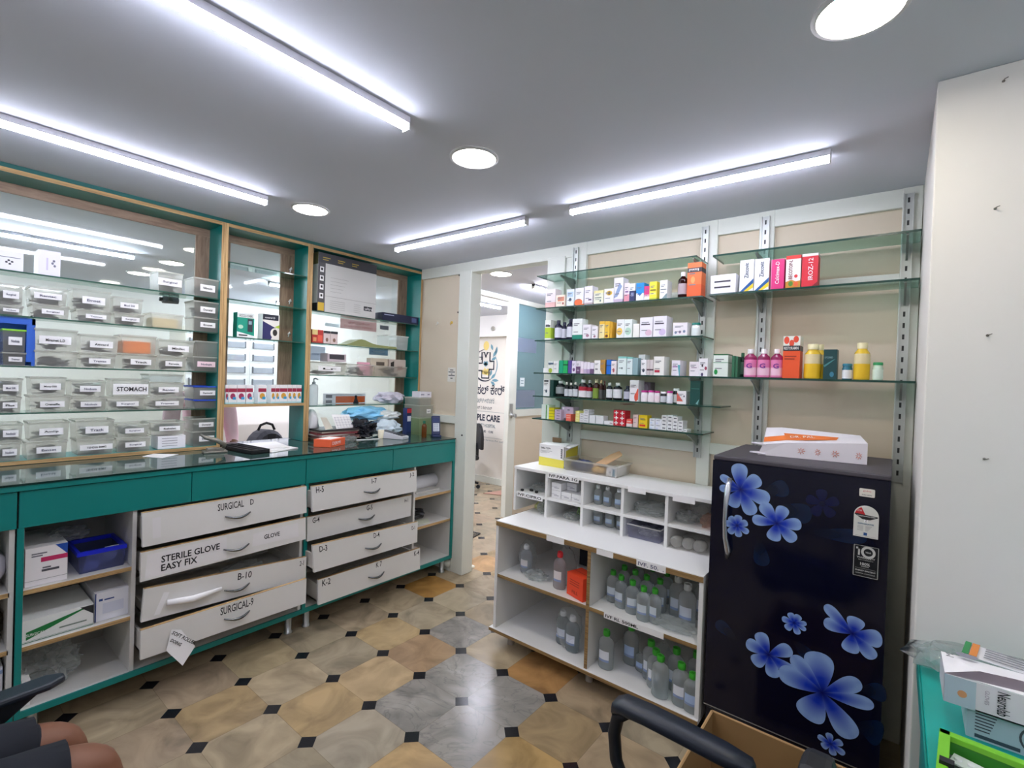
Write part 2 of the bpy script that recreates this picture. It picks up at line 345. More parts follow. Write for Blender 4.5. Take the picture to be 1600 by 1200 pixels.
for lab, ya, yb, zb, sh, ga, gb in BAYS:
    t = thing('display_cabinet', lab, 'display cabinet')
    for a, b_ in ((ya, ya+.018), (yb-.018, yb)): board(MB(), a, b_, 1.068, 2.43).build('side_panel', t)
    board(MB(), ya+.018, yb-.018, 2.41, 2.43).build('top_panel', t)
    if zb > 1.1 or ya < 0: board(MB(), ya+.018, yb-.018, zb, zb+.018).build('bottom_panel', t)
    mb = MB().box(XW+.002, XW+.014, ya+.018, yb-.018, 2.362, 2.41, PLYBACK_H)
    mb.box(XW+.002, XW+.014, gb, yb-.018, zb, 2.362, PLYBACK).box(XW+.002, XW+.014, ya+.018, ga, zb, 2.362, PLYBACK)
    mb.build('back_frame', t)
    MB().box(XW-.006, XW, ya, yb, zb, 2.43, CLEARG).build('glass_back', t)
    for z in sh: gshelf(t, XW+.016, XF-.018, ya+.019, yb-.019, z)
    for z in sh[:3]:                     # white plastic clips left on the frame
        MB().tube([(XW+.016, yb-.055, z+.055), (XW+.024, yb-.045, z+.075), (XW+.018, yb-.035, z+.06)], .004, PAPER).tube([(XW+.016, yb-.05, z+.04), (XW+.024, yb-.045, z+.07)], .004, PAPER).build('clip', t) if ya > 1 else None
struct(MB().box(-3.46, -3.37, -3.1, -.9, 0, ZC, WALLW), 'wall_left'); struct(MB().box(-3.41, -3.39, -.9, 2.77, 0, 1.0, WALLW), 'wall_counter')
struct(MB().box(-3.4, -3.2, -.9, 2.76, 2.431, ZC, TEAL_D), 'trim_4')
# ================================================================ COUNTER AND BASE CABINETS
CT = 1.066
t = thing('countertop', 'long dark glass-topped teal counter under the display cabinets', 'countertop')
TOPG = mat('#33504c', .06, spec=.9)
MB().box(-3.44, -2.705, -.9, 2.725, CT-.008, CT, TOPG).box(-2.705, -2.7035, -.9, 2.725, CT-.008, CT, mat('#0c2a26', .2)).build('glass_top', t)
MB().box(-3.40, -2.708, -.9, 2.72, CT-.03, CT-.008, TEAL).build('board', t)
FRX = -2.72
def cabinet(lab, ya, yb, shelfbay, levels, post=None, seams=()):
    t = thing('base_cabinet', lab, 'cabinet', group='base cabinets under the counter')
    s0, s1 = shelfbay
    for a in (ya+.004, s0, s1-.016, yb-.02):
        if a in (s0,) and abs(s0-ya) < .03: continue
        if a == s1-.016 and abs(s1-yb) < .03: continue
        MB().box(-3.2, FRX-.012, a, a+.016, .135, CT-.03, WHITE_D).build('side_panel', t)
    MB().box(-3.21, -3.2, ya, yb, .135, CT-.03, mat('#a8a49c', .7)).build('back_panel', t)
    MB().box(-3.2, FRX-.01, ya, yb, .118, .136, WHITE_D).box(FRX-.01, FRX, ya, yb, .112, .138, TEAL).build('bottom_board', t)
    for z in levels: MB().box(-3.2, FRX-.014, s0+.016, s1-.016, z-.018, z, WHITE_D).box(FRX-.014, FRX-.012, s0+.016, s1-.016, z-.018, z, PLYEDGE_H).build('shelf', t)
    ys = [ya]+list(seams)+[yb]
    for a, b_ in zip(ys, ys[1:]): MB().box(FRX-.012, FRX+.002, a+.0015, b_-.0015, .885, CT-.034, TEAL).build('fascia_panel', t, bevel=.001)
    for a in (post or ()): MB().box(FRX-.012, FRX+.001, a, a+.02, .136, .885, TEAL).build('post', t)
    for y in (ya+.06, yb-.05):
        for x in (-2.78, -3.12): MB().lathe([(.024, 0), (.024, .008), (.019, .012), (.019, .118)], STEEL, T=Matrix.Translation((x, y, 0)), n=14).build('leg', t)
    return t
cabL = cabinet('base cabinet at left edge with stuffed open shelves', -.9, .297, (-.5, .297), (.63, .40))
cabA = cabinet('base cabinet with surgical drawers and open shelves left of them', .30, 1.498, (.30, .69), (.625, .395), post=(.298,), seams=(.905,))
cabB = cabinet('base cabinet beside doorway with open shelves right of lettered drawers', 1.499, 2.735, (2.335, 2.735), (.655, .43), post=(1.4995, 2.715), seams=(2.13,))
CHROME = mat('#7f8386', .22, metal=1)
def chrome_handle(mb, x, yc, zc, w=.125):
    pts = [(x+.022*math.sin(math.pi*k/12)+.002, yc-w/2+w*k/12, zc-.012*math.sin(math.pi*k/12)+.004) for k in range(13)]
    return mb.tube(pts, [.0035+.004*math.sin(math.pi*k/12) for k in range(13)], CHROME, n=8)
def drawer(cab, c, W, marks, cloth=None, extra=None):
    lo, hi = -3.1, -2.0
    for _ in range(40):
        m_ = (lo+hi)/2
        if at(*c[1], x=m_).y - at(*c[0], x=m_).y > W: lo = m_
        else: hi = m_
    x = lo; TLp, TRp, BRp, BLp = [at(*q, x=x) for q in c]
    d = MB(); P = [(x-.017, p.y, p.z) for p in (BLp, BRp, TRp, TLp)]
    d.slab(P, (1, 0, 0), .017, mat('#e2e1dd', .4, noise=.03, scale=5))
    e = .0012
    d.slab([(x-.017, TLp.y, TLp.z), (x-.017, TRp.y, TRp.z), (x-.017, TRp.y, TRp.z+e), (x-.017, TLp.y, TLp.z+e)], (1, 0, 0), .017, PLYEDGE_H)
    R = (TRp-TLp).normalized(); U = (TLp-BLp).normalized(); H = (TLp-BLp).length; Wd = (TRp-TLp).length
    for u, v, wd, ht, txt in marks: write(d, txt, BLp+R*(u*Wd)+U*(v*H), R, U, wd, ht, INK, bold=.012)
    if extra: extra(d, BLp, R, U, Wd, H, x)
    o = d.build('drawer', cab)
    y0, y1 = TLp.y+.012, TRp.y-.012; z0 = max(BLp.z, BRp.z)+.012; z1 = min(TLp.z, TRp.z)-.03
    g = mat('#c9c6bf', .6); back = -3.12
    MB().box(back, x-.018, y0, y0+.012, z0, z1, g).box(back, x-.018, y1-.012, y1, z0, z1, g).box(back, back+.012, y0, y1, z0, z1, g).box(back, x-.018, y0, y1, z0, z0+.008, g).build('drawer_box', o)
    hc = BLp+R*(.52*Wd)+U*(.42*H)
    chrome_handle(MB(), x, hc.y, hc.z).build('handle', o)
    return x, y0, y1, z0
TAPE = mat('#eceaea', .25)
def ex2(d, B, R, U, W, H, x):
    d.quad(*[B+R*(u*W)+U*(v*H)+Vector((.0006, 0, 0)) for u, v in ((.02, .08), (.46, .08), (.46, .93), (.03, .88))], TAPE)
    d.quad(*[B+R*(u*W)+U*(v*H)+Vector((.0006, 0, 0)) for u, v in ((.62, .3), (.95, .25), (.94, .85), (.63, .8))], TAPE)
    write(d, 'STERILE GLOVE', B+R*(.1*W)+U*(.5*H), R, U, .25, .032, INK, bold=.02, off=.0015); write(d, 'EASY FIX', B+R*(.1*W)+U*(.2*H), R, U, .15, .032, INK, bold=.02, off=.0015)
    write(d, 'GLOVE', B+R*(.7*W)+U*(.48*H), R, U, .085, .024, INK, bold=.02, off=.0015)
def ex3(d, B, R, U, W, H, x):
    d.quad(*[B+R*(u*W)+U*(v*H)+Vector((.0006, 0, 0)) for u, v in ((.06, .12), (.09, .12), (.13, .75), (.1, .78))], PAPER)
    d.tube([B+R*(.12*W)+U*(.45*H)+Vector((.01, 0, 0)), B+R*(.25*W)+U*(.42*H)+Vector((.02, 0, 0)), B+R*(.42*W)+U*(.52*H)+Vector((.008, 0, 0))], [.014, .017, .009], PAPER, n=8)
def ex1(d, B, R, U, W, H, x):
    d.quad(*[B+R*(u*W)+U*(v*H)+Vector((.0006, 0, 0)) for u, v in ((.05, .2), (.09, .2), (.09, .8), (.05, .8))], TAPE)
def ex4(d, B, R, U, W, H, x):
    p = lambda u, v, k=.004: B+R*(u*W)+U*(v*H)+Vector((k, 0, 0))
    q = [p(.15, .72), p(.20, .6), p(.27, -.12, .02), p(.2, -.62, .03), p(.12, .08, .016)]
    d.add(q, [(0, 4, 3, 2, 1)], PAPER)
    r1 = (p(.27, -.08, .022)-p(.14, .62, .006)).normalized(); n = Vector((1, 0, 0)); u1 = n.cross(r1)
    write(d, 'SOFT ROLLER', p(.145, .60, .012), r1, u1, .125, .016, INK, bold=.02, off=.004); write(d, 'DOING', p(.138, .35, .012), r1, u1, .055, .014, INK, bold=.02, off=.004)
D_A = [((222, 802), (479, 759.7), (479, 801), (222.7, 855.5), [(.40, .66, .125, .036, 'SURGICAL'), (.60, .68, .018, .03, 'D')], ex1),
       ((220.4, 864), (477.7, 808.7), (477.7, 842.4), (219.3, 909.9), [], ex2),
       ((225.5, 920.6), (479, 870), (477.7, 904.2), (220.4, 972.8), [(.52, .66, .07, .036, 'B-10'), (.95, .7, .025, .028, '2-1')], ex3),
       ((219.8, 985.8), (479, 904.2), (477.7, 942.4), (219.3, 1031.7), [(.42, .62, .16, .04, 'SURGICAL-9')], ex4)]
D_B = [((487.5, 760.5), (650.9, 734.9), (650.9, 767.5), (488.7, 800.2), [(.03, .72, .05, .036, 'H-5'), (.52, .72, .04, .034, 'I-7'), (.92, .7, .04, .034, 'J-2')], None),
       ((480.5, 808.4), (643.2, 773.4), (641.6, 806), (479.8, 846.2), [(.04, .7, .045, .034, 'G-4'), (.52, .72, .045, .034, 'G-5'), (.92, .7, .03, .024, 'H-1')], None),
       ((488.7, 852.7), (652.5, 815.4), (652, 846.9), (491, 894.8), [(.05, .7, .05, .036, 'D-3'), (.53, .74, .045, .034, 'D-4'), (.93, .7, .028, .026, 'D-1')], None),
       ((497.5, 906.4), (656.3, 856.2), (656.3, 888.9), (497.5, 945.6), [(.03, .7, .055, .038, 'K-2'), (.52, .74, .045, .034, 'K 7'), (.93, .7, .045, .034, 'K-4')], None)]
dpos = []
for a, b_, c, d, mk, ex in D_A: dpos.append(drawer(cabA, (a, b_, c, d), .785, mk, extra=ex))
for a, b_, c, d, mk, ex in D_B: dpos.append(drawer(cabB, (a, b_, c, d), .785, mk, extra=ex))
# ================================================================ WHITE PIGEON-HOLE UNIT
ang = math.radians(1.0)
t = thing('storage_unit', 'white two-tier laminate shelf unit with pigeonholes beside the fridge', 'shelf unit')
UX0, UX1, UY = -1.795, -.625, 2.16
MB().box(UX0, UX1, UY, 2.74, .697, .726, WHITE).box(UX0, UX1, UY-.002, UY, .697, .722, PLYEDGE_X).build('ledge', t, bevel=.002)
for x in (UX0, -1.192, UX1-.018): MB().box(x, x+.018, UY+.004, 2.74, .10, .697, WHITE_D).box(x, x+.018, UY+.002, UY+.004, .10, .697, PLYEDGE_X if x == -1.192 else WHITE).build('side_panel', t)
MB().box(UX0-.02, UX1, UY-.01, 2.74, .085, .103, WHITE).box(UX0-.02, UX1, UY-.013, UY-.01, .085, .101, PLYEDGE_X).build('bottom_board', t)
for a, b_ in ((UX0+.018, -1.192), (-1.174, UX1-.018)): MB().box(a, b_, UY+.006, 2.74, .40, .418, WHITE).box(a, b_, UY+.004, UY+.006, .40, .418, PLYEDGE_X).build('shelf', t)
MB().box(UX0, UX1, 2.735, 2.74, .1, 1.0, WHITE_D).build('back_panel', t)
for x in (-1.72, -1.2, -.70):
    for y in (2.24, 2.68): MB().lathe([(.02, 0), (.02, .085)], mat('#9a938a', .6), T=Matrix.Translation((x, y, 0)), n=10).build('foot', t)
HY = 2.41; HX = (-1.868, -1.632, -1.386, -1.140, -.899, -.672)
MB().box(HX[0], HX[-1]+.02, HY-.004, 2.74, .985, 1.003, WHITE).build('top_board', t, bevel=.002)
for i, x in enumerate(HX): MB().box(x, x+.016, HY, 2.735, .726, .985, WHITE).build('divider', t)
for i in range(5): MB().box(HX[i]+.016, HX[i+1], HY+.002, 2.735, .832, .846, WHITE).build('pigeonhole_shelf', t)
def strip(x0, x1, y, z0, z1, txt, tw=None, m=PAPER):
    d = MB().box(x0, x1, y-.0012, y, z0, z1, m)
    if txt: write(d, txt, (x0+.008, y-.0014, z0+(z1-z0)*.22), (1, 0, 0), (0, 0, 1), (x1-x0)-.016 if not tw else tw, (z1-z0)*.55, INK if txt.startswith('IVF') and not txt.endswith('.') else mat('#6a6a80', .6), bold=.02)
    d.build('paper_label', t)
strip(-1.61, -1.40, HY-.005, .968, 1.0, 'IVF.PARA 1G'); strip(-1.84, -1.645, HY-.003, .817, .848, 'IVF.CIPRO')
strip(-1.10, -1.0, HY-.005, .972, 1.0, ''); strip(-.86, -.75, HY-.005, .968, 1.0, '')
strip(-1.44, -1.33, UY-.003, .693, .722, ''); strip(-1.14, -1.05, UY-.003, .695, .722, ''); strip(-.93, -.79, UY-.003, .692, .724, 'IVF. 50.  .')
strip(-1.09, -.79, UY+.002, .393, .42, 'IVF RL 500ML', .17)
# ================================================================ FRIDGE
NAVY = mat('#060820', .12, spec=.4)
t = thing('refrigerator', 'single-door dark navy fridge with blue flowers on its door', 'fridge')
fx0, fx1, fy = -.608, -.006, 2.17
MB().box(fx0+.005, fx1-.003, fy+.05, 2.72, .04, 1.235, mat('#10142c', .3)).build('body', t, bevel=.006)
MB().box(fx0, fx1, fy+.005, 2.725, 1.232, 1.252, mat('#4a464e', .5)).build('top_cover', t, bevel=.005)
MB().box(fx0+.005, fx1-.005, fy+.01, fy+.06, .03, .172, mat('#0a0d20', .25)).build('base_drawer', t, bevel=.006)
PET = bpy.data.materials.new('printed_petal'); PET.use_nodes = True; nt = PET.node_tree; b = nt.nodes['Principled BSDF']; a_ = nt.nodes.new('ShaderNodeAttribute'); a_.attribute_name = 'petal'
nt.links.new(a_.outputs['Color'], b.inputs['Base Color']); b.inputs['Roughness'].default_value = .12
door = MB().box(fx0, fx1, fy, fy+.05, .18, 1.232, NAVY); petals = []
door.box(fx0, fx1, fy-.001, fy, .18, .184, STEEL)
def mixc(a, b_, k): return tuple(a[i]*(1-k)+b_[i]*k for i in range(3))
PALE, BLUE, DEEP = lin('#8cabdc'), lin('#1636b4'), lin('#0b1258')
def petal(cx, cz, ang, Ln, Wd, lay, dim=1.0, pal=(DEEP, BLUE, PALE), tipk=1.0):
    nu, nv = 14, 8; vs = []; cs = []
    for i in range(nu+1):
        s_ = 1-(1-i/nu)**1.9; w_ = Wd*.5*1.22*(s_+.02)**.8*max(0, 1-s_**4.5)**.5
        for j in range(nv+1):
            v = -1+2*j/nv; u = s_*Ln; q = v*w_
            vs.append((cx+u*math.cos(ang)-q*math.sin(ang), fy-.0006-lay*.00003, cz+u*math.sin(ang)+q*math.cos(ang)))
            edge = max(abs(v)**2*.9, 0); k = min(1, max(0, (s_-.36)/.5)); k = min(1, k*.85+edge*min(1, s_*1.5)*.75)
            c = mixc(pal[0], pal[1], min(1, s_/.28)); c = mixc(c, pal[2], k**1.1); cs.append(tuple(x*dim for x in c))
    fs = [(i*(nv+1)+j, (i+1)*(nv+1)+j, (i+1)*(nv+1)+j+1, i*(nv+1)+j+1) for i in range(nu) for j in range(nv)]
    petals.append((len(door.v), cs)); door.add(vs, fs, PET)
lay = 0
DK = (lin('#050818'), lin('#08142e'), lin('#0b2244'))
def pr_(px, py): p = at(px, py, y=fy); return p.x, p.z
for px, py, a, ln, wd in ((1193, 768, 20, 40, 34), (1212, 792, -5, 55, 40), (1260, 830, 5, 90, 30), (1185, 840, -80, 48, 30), (1152, 1000, 150, 40, 26), (1340, 1075, 10, 45, 40), (1240, 1000, -40, 40, 30), (1340, 1130, -10, 40, 60)):
    x, z = pr_(px, py); k = (pr_(px+20, py)[0]-pr_(px-20, py)[0])/40; petal(x, z, math.radians(a), ln*k, wd*k, lay, .8, DK); lay += 1
FLW = [(1285, 787, 27, 5, 95, 1.0, .28, (DEEP, lin('#101c70'), lin('#16246e'))),
       (1157, 765, 0, 0, 0, 1, 1, None), (1332, 990, 0, 0, 0, 1, 1, None), (1201, 1023, 0, 0, 0, 1, 1, None), (1241, 973, 0, 0, 0, 1, 1, None),
       (1214, 818, 0, 0, 0, 1, 1, None), (1152, 821, 0, 0, 0, 1, 1, None), (1285, 1082, 0, 0, 0, 1, 1, None), (1298, 1162, 0, 0, 0, 1, 1, None)]
SH = {(1157, 765): [(95, 44, 27), (40, 38, 24), (-12, 46, 26), (-62, 44, 24), (-115, 34, 24), (150, 38, 14), (185, 34, 14)],
      (1214, 818): [(72, 34, 22), (10, 38, 22), (-40, 38, 22), (-100, 32, 24), (180, 40, 20), (128, 40, 24)],
      (1152, 821): [(85, 18, 13), (30, 18, 12), (-25, 20, 11), (-80, 19, 12), (-130, 20, 12), (178, 19, 12), (135, 18, 12)],
      (1332, 990): [(80, 34, 30), (5, 46, 34), (-45, 50, 26), (-95, 38, 30), (170, 48, 26), (138, 62, 22)],
      (1201, 1023): [(115, 38, 24), (35, 42, 24), (-25, 50, 26), (-75, 38, 24), (-135, 34, 24), (165, 38, 24)],
      (1241, 973): [(115, 18, 12), (65, 18, 13), (15, 20, 9), (-20, 20, 9), (-70, 20, 12), (-130, 20, 13), (175, 20, 12)],
      (1285, 1082): [(98, 74, 50), (135, 72, 30), (170, 74, 40), (-112, 64, 50), (-52, 80, 42), (38, 72, 30), (8, 78, 26)],
      (1298, 1162): [(100, 20, 13), (35, 22, 13), (-20, 24, 13), (-75, 20, 13), (-140, 18, 13), (165, 22, 12)]}
for px, py, r, n, rot, wk, dim, pal in FLW:
    x, z = pr_(px, py); k = (pr_(px+20, py)[0]-pr_(px-20, py)[0])/40
    if n:
        for i in range(n): petal(x, z, math.radians(rot+360*i/n), r*k, r*.8*k, lay, dim, pal); lay += 1
    else:
        for a, ln, wd in SH[(px, py)]: petal(x, z, math.radians(a), ln*k, wd*1.14*k, lay); lay += 1
dr = door.build('door', t)
ca = dr.data.color_attributes.new('petal', 'FLOAT_COLOR', 'POINT')
for st, cs in petals:
    for i, c in enumerate(cs): ca.data[st+i].color = (*c, 1)
hp = []
for px, py, dy in ((1140, 748, 0), (1137, 765, .03), (1134, 790, .04), (1132, 815, .042), (1133, 840, .035), (1137, 860, .02), (1136, 871, 0)):
    p = at(px, py, y=fy-dy); hp.append((p.x, p.y, p.z))
MB().tube(hp, [.011, .013, .009, .007, .009, .012, .008], mat('#c7cad0', .25, metal=.8), n=10).build('handle', dr, label='curved silver handle')
def sticker(name, px0, py0, px1, py1, m_, lab, arch=False, draw=None, off=.004):
    a = at(px0, py0, y=fy); c = at(px1, py1, y=fy); x0, x1, z0, z1 = a.x, c.x, c.z, a.z; w_, h_ = x1-x0, z1-z0
    d = MB(); Y = fy-off
    if arch:
        R_ = w_/2; P = [(x0, Y, z0), (x1, Y, z0)] + [(x0+R_+R_*math.cos(math.pi*k/16), Y, z1-R_+R_*math.sin(math.pi*k/16)) for k in range(17)]
    else:
        r_ = min(w_, h_)*.12; P = []
        for cx, cz, s0 in ((x1-r_, z0+r_, -90), (x1-r_, z1-r_, 0), (x0+r_, z1-r_, 90), (x0+r_, z0+r_, 180)):
            P += [(cx+r_*math.cos(math.radians(s0+22.5*k)), Y, cz+r_*math.sin(math.radians(s0+22.5*k))) for k in range(5)]
    d.slab(P, (0, -1, 0), .0006, m_)
    Y2 = Y-.0006
    wr = lambda txt, u, v, wd, ht, mm, bold=.0: write(d, txt, (x0+u*w_, Y2, z0+v*h_), (1, 0, 0), (0, 0, 1), wd*w_, ht*h_, mm, bold=bold)
    bx = lambda u0, v0, u1, v1, mm, o=.0003: d.quad(*[(x0+u*w_, Y2-o, z0+v*h_) for u, v in ((u0, v0), (u1, v0), (u1, v1), (u0, v1))], mm)
    draw(wr, bx, d, x0, z0, w_, h_, Y2); d.build(name, dr, label=lab)
RED = mat('#c8202c', .5)
def dr1(wr, bx, d, x0, z0, w_, h_, Y): wr('godrej', .25, .58, .5, .24, RED); wr('EON NXW', .18, .16, .64, .14, INK, .01)
sticker('badge', 1343, 762, 1367, 778, mat('#e9e4da', .4), 'small cream badge at top right of door', draw=dr1)
def dr2(wr, bx, d, x0, z0, w_, h_, Y):
    d.add([(x0+w_*.5, Y-.0003, z0+h_*.66)]+[(x0+w_*(.5+.47*math.cos(math.radians(a))), Y-.0003, z0+h_*.66+w_*.47*math.sin(math.radians(a))) for a in range(115, 176, 10)], [tuple(range(8))], RED)
    d.add([(x0+w_*u, Y-.0005, z0+h_*v) for u, v in ((.03, .73), (.03, .70), (.35, .56), (.65, .56), (.97, .66), (.97, .69))], [(0, 1, 2, 3, 4, 5)], INK)
    wr('POWER SAVINGS GUIDE', .14, .645, .72, .035, PAPER, .01); wr('2 STAR', .12, .80, .2, .05, PAPER); bx(.42, .48, .58, .57, PAPER); wr('2', .46, .49, .07, .07, INK)
    wr('REFRIGERATOR', .18, .4, .64, .045, mat('#2a6a8c', .5), .02)
    for k in range(5): bx(.16, .34-.035*k, .40, .35-.035*k, mat('#8f8f94', .6)); bx(.48, .34-.035*k, .74-.04*k, .35-.035*k, mat('#8f8f94', .6))
    bx(.42, .06, .56, .15, mat('#1d4f8e', .5)); bx(.08, .03, .92, .038, mat('#8f8f94', .6))
sticker('energy_rating_sticker', 1335, 787, 1372, 843, mat('#dcdcd6', .5), 'arched white star rating sticker', arch=True, draw=dr2)
GRY2 = mat('#c9c9c6', .5)
def dr3(wr, bx, d, x0, z0, w_, h_, Y):
    for a in ((.04, .02, .96, .03), (.04, .97, .96, .98), (.04, .02, .06, .98), (.94, .02, .96, .98)): bx(*a, GRY2)
    bx(.2, .67, .27, .92, GRY2); bx(.13, .86, .27, .92, GRY2)
    cx, cz = x0+w_*.58, z0+h_*.79; d.add([(cx+r*math.cos(math.radians(a)), Y-.0003, cz+r*math.sin(math.radians(a))) for a in range(0, 360, 15) for r in (w_*.17, w_*.27)], [(2*i, 2*i+1, (2*i+3) % 48, (2*i+2) % 48) for i in range(24)], GRY2)
    wr('YEAR', .47, .765, .22, .045, GRY2, .02); wr('WARRANTY', .16, .58, .68, .055, GRY2, .02); wr('ON COMPRESSOR', .22, .525, .56, .025, GRY2)
    wr('100%', .3, .37, .36, .09, GRY2, .02); wr('COPPER', .33, .32, .3, .035, GRY2, .02); bx(.12, .27, .88, .275, GRY2); wr('ENERGY EFFICIENT', .12, .18, .76, .045, GRY2, .02); wr('INVERTER COMPRESSOR', .14, .10, .72, .035, GRY2)
sticker('warranty_sticker', 1333, 848, 1373, 907, mat('#11141a', .3), 'black sticker reading 10 year warranty', draw=dr3)
#PART3
# ================================================================ GLASS WALL SHELVES ON SLOTTED UPRIGHTS
ALU = mat('#c6cac6', .4, metal=.5); BRK = mat('#8d9490', .4, metal=.5); SLOT = mat('#2a2c2c', .6)
MIDZ = (2.218, 2.008, 1.803, 1.594, 1.445, 1.300); RZ = (2.208, 2.012, 1.595)
def upright(x, zs, lab, z0=1.15):
    t = thing('shelf_upright', lab, 'shelf upright', group='slotted metal uprights on the wall')
    y = YW-.028
    mb = MB().box(x-.017, x+.017, y-.004, y, z0, 2.42, ALU).box(x-.019, x-.015, y-.014, y, z0, 2.42, ALU).box(x+.015, x+.019, y-.014, y, z0, 2.42, ALU)
    z = z0+.03
    while z < 2.39: mb.box(x-.004, x+.004, y-.0045, y-.0035, z, z+.022, SLOT); z += .05
    mb.build('channel', t)
    for zz in zs:
        z = zz-.009; P = [(x, y-.012, z), (x, y-.185, z), (x, y-.185, z-.006), (x, y-.13, z-.022), (x, y-.06, z-.055), (x, y-.012, z-.075)]
        MB().slab([(x-.004, p[1], p[2]) for p in P], (1, 0, 0), .008, BRK).build('bracket', t)
upright(-1.675, MIDZ, 'slotted upright nearest the doorway, holding left shelf ends'); upright(-.853, MIDZ, 'slotted upright between the two columns of glass shelves')
upright(-.555, RZ, 'slotted upright behind the pink bottles'); upright(.012, RZ, 'slotted upright beside the white pillar')
NM = ('empty top', 'first stocked', 'second stocked', 'third stocked', 'fourth stocked', 'lowest stocked')
for z, n, xr in zip(MIDZ, NM, (-.835, -.80, -.79, -.735, -.69, -.77)):
    o = gshelf(None, -1.845, xr, 2.548, YW-.03, z, edge='y'); tag(o, n+' glass shelf in left column of end wall', 'glass shelf', 'glass shelves of the left wall column')
for z, n, xl in zip(RZ, ('empty top', 'upper stocked', 'lower stocked'), (-.752, -.765, -.728)):
    o = gshelf(None, xl, .055, 2.548, YW-.03, z, edge='y', t=.009); tag(o, n+' glass shelf in right column beside the pillar', 'glass shelf', 'glass shelves of the right wall column')
# ================================================================ STOCK
ITEMS = []        # (object, description, place)
def note(o, desc, place, cat, group): ITEMS.append((o, desc, place, cat, group))
GT = mat('#77777f', .7); GTD = mat('#3a3a44', .7)
def carton(x0, x1, yf, z0, z1, depth, base, design='', text=None, name='medicine_carton', axis='y', lines=True, parent=None, rough=.45, paper=False):
    """printed carton; front face looks along -y (axis y) or +x (axis x, then x0,x1 are y-limits and yf is the front x)"""
    mb = MB(); mat_ = (lambda h, r: thin(h, 1, rough=.6, milky=.97, refl=.1)) if paper else mat; bm = mat_(base, rough)
    if axis == 'y':
        mb.box(x0, x1, yf, yf+depth, z0, z1, bm); Rr, P = (1, 0, 0), lambda u, v, k=.0005: (x0+u*(x1-x0), yf-k, z0+v*(z1-z0))
    else:
        mb.box(yf-depth, yf, x0, x1, z0, z1, bm); Rr, P = (0, 1, 0), lambda u, v, k=.0005: (yf+k, x0+u*(x1-x0), z0+v*(z1-z0))
    n = 0
    for d in [q for q in design.split(';') if q]:
        a = d.split(); k = .0004+.0002*n; n += 1; c = mat_(a[-1], rough)
        if a[0] == 'o':
            u, v, ru, rv = [float(q)/10 for q in a[1:5]]; mb.add([P(u+ru*math.cos(math.pi*i/8), v+rv*math.sin(math.pi*i/8), k) for i in range(16)], [tuple(range(16))], c)
        elif a[0] == 'p':
            f = [float(q)/10 for q in a[1:-1]]; mb.add([P(f[i], f[i+1], k) for i in range(0, len(f), 2)], [tuple(range(len(f)//2))], c)
        else:
            f = [float(q)/10 for q in a[:4]]; mb.quad(P(f[0], f[1], k), P(f[2], f[1], k), P(f[2], f[3], k), P(f[0], f[3], k), c)
            if axis == 'y' and f[2] >= 1 and f[0] <= 0: mb.quad((x1+.0004, yf, z0+f[1]*(z1-z0)), (x1+.0004, yf+depth, z0+f[1]*(z1-z0)), (x1+.0004, yf+depth, z0+f[3]*(z1-z0)), (x1+.0004, yf, z0+f[3]*(z1-z0)), c)
    if lines:
        for v, u1 in ((.74, .72), (.66, .55), (.34, .6)) if lines is True else lines: mb.quad(P(.14, v, .0012), P(u1, v, .0012), P(u1, v+.035, .0012), P(.14, v+.035, .0012), GT)
    for tx in (text or ()):
        st, u, v, du, dv, col, vert = tx[:7]
        if vert: write(mb, st, P(u+du, v), (0, 0, 1), tuple(-q for q in Rr), dv*(z1-z0), du*abs(x1-x0), mat(col, .5), bold=.01, off=.0014)
        else: write(mb, st, P(u, v), Rr, (0, 0, 1), du*abs(x1-x0), dv*(z1-z0), mat(col, .5), bold=.01, off=.0014)
    return mb.build(name, parent)
def bottle(x, y, z, h, r, body, cap, label=None, name='medicine_bottle', lh=(.12, .62), neck=.42, capm=None, cover=.8, squash=1.0, bodymat=None, stripe=None, mark=None):
    t = bpy.data.objects.new(name, None); COL.objects.link(t); t.location = (x, y, z); t.empty_display_size = .03
    sh = h*.68; ch = h*.16; B = bodymat or mat(body, .15)
    MB().lathe([(r*.92, 0), (r, .004), (r, sh), (r*.93, sh+h*.05), (r*neck, h-ch-h*.02), (r*neck, h-ch*.6)], B, n=18, flat=squash).build('body', t)
    cr = r*max(neck*1.12, cover*.62); MB().lathe([(cr, h-ch), (cr, h-.003), (cr*.92, h)], mat(cap, .4), n=16).build('cap', t)
    if label:
        mb = MB().lathe([(r*1.012, h*lh[0]), (r*1.012, h*lh[1])], mat(label, .55), n=18, cap=False, flat=squash)
        if stripe: mb.lathe([(r*1.02, h*(lh[0]+(lh[1]-lh[0])*stripe[1])), (r*1.02, h*(lh[0]+(lh[1]-lh[0])*stripe[2]))], mat(stripe[0], .5), n=18, cap=False, flat=squash)
        if mark: write(mb, mark, (-r*.45, -r*1.04, h*(lh[0]+(lh[1]-lh[0])*.5)), (1, 0, 0), (0, 0, 1), r*.9, h*.17, mat('#7a2f92', .5), bold=.02)
        mb.build('label', t)
    return t
YI = 2.578
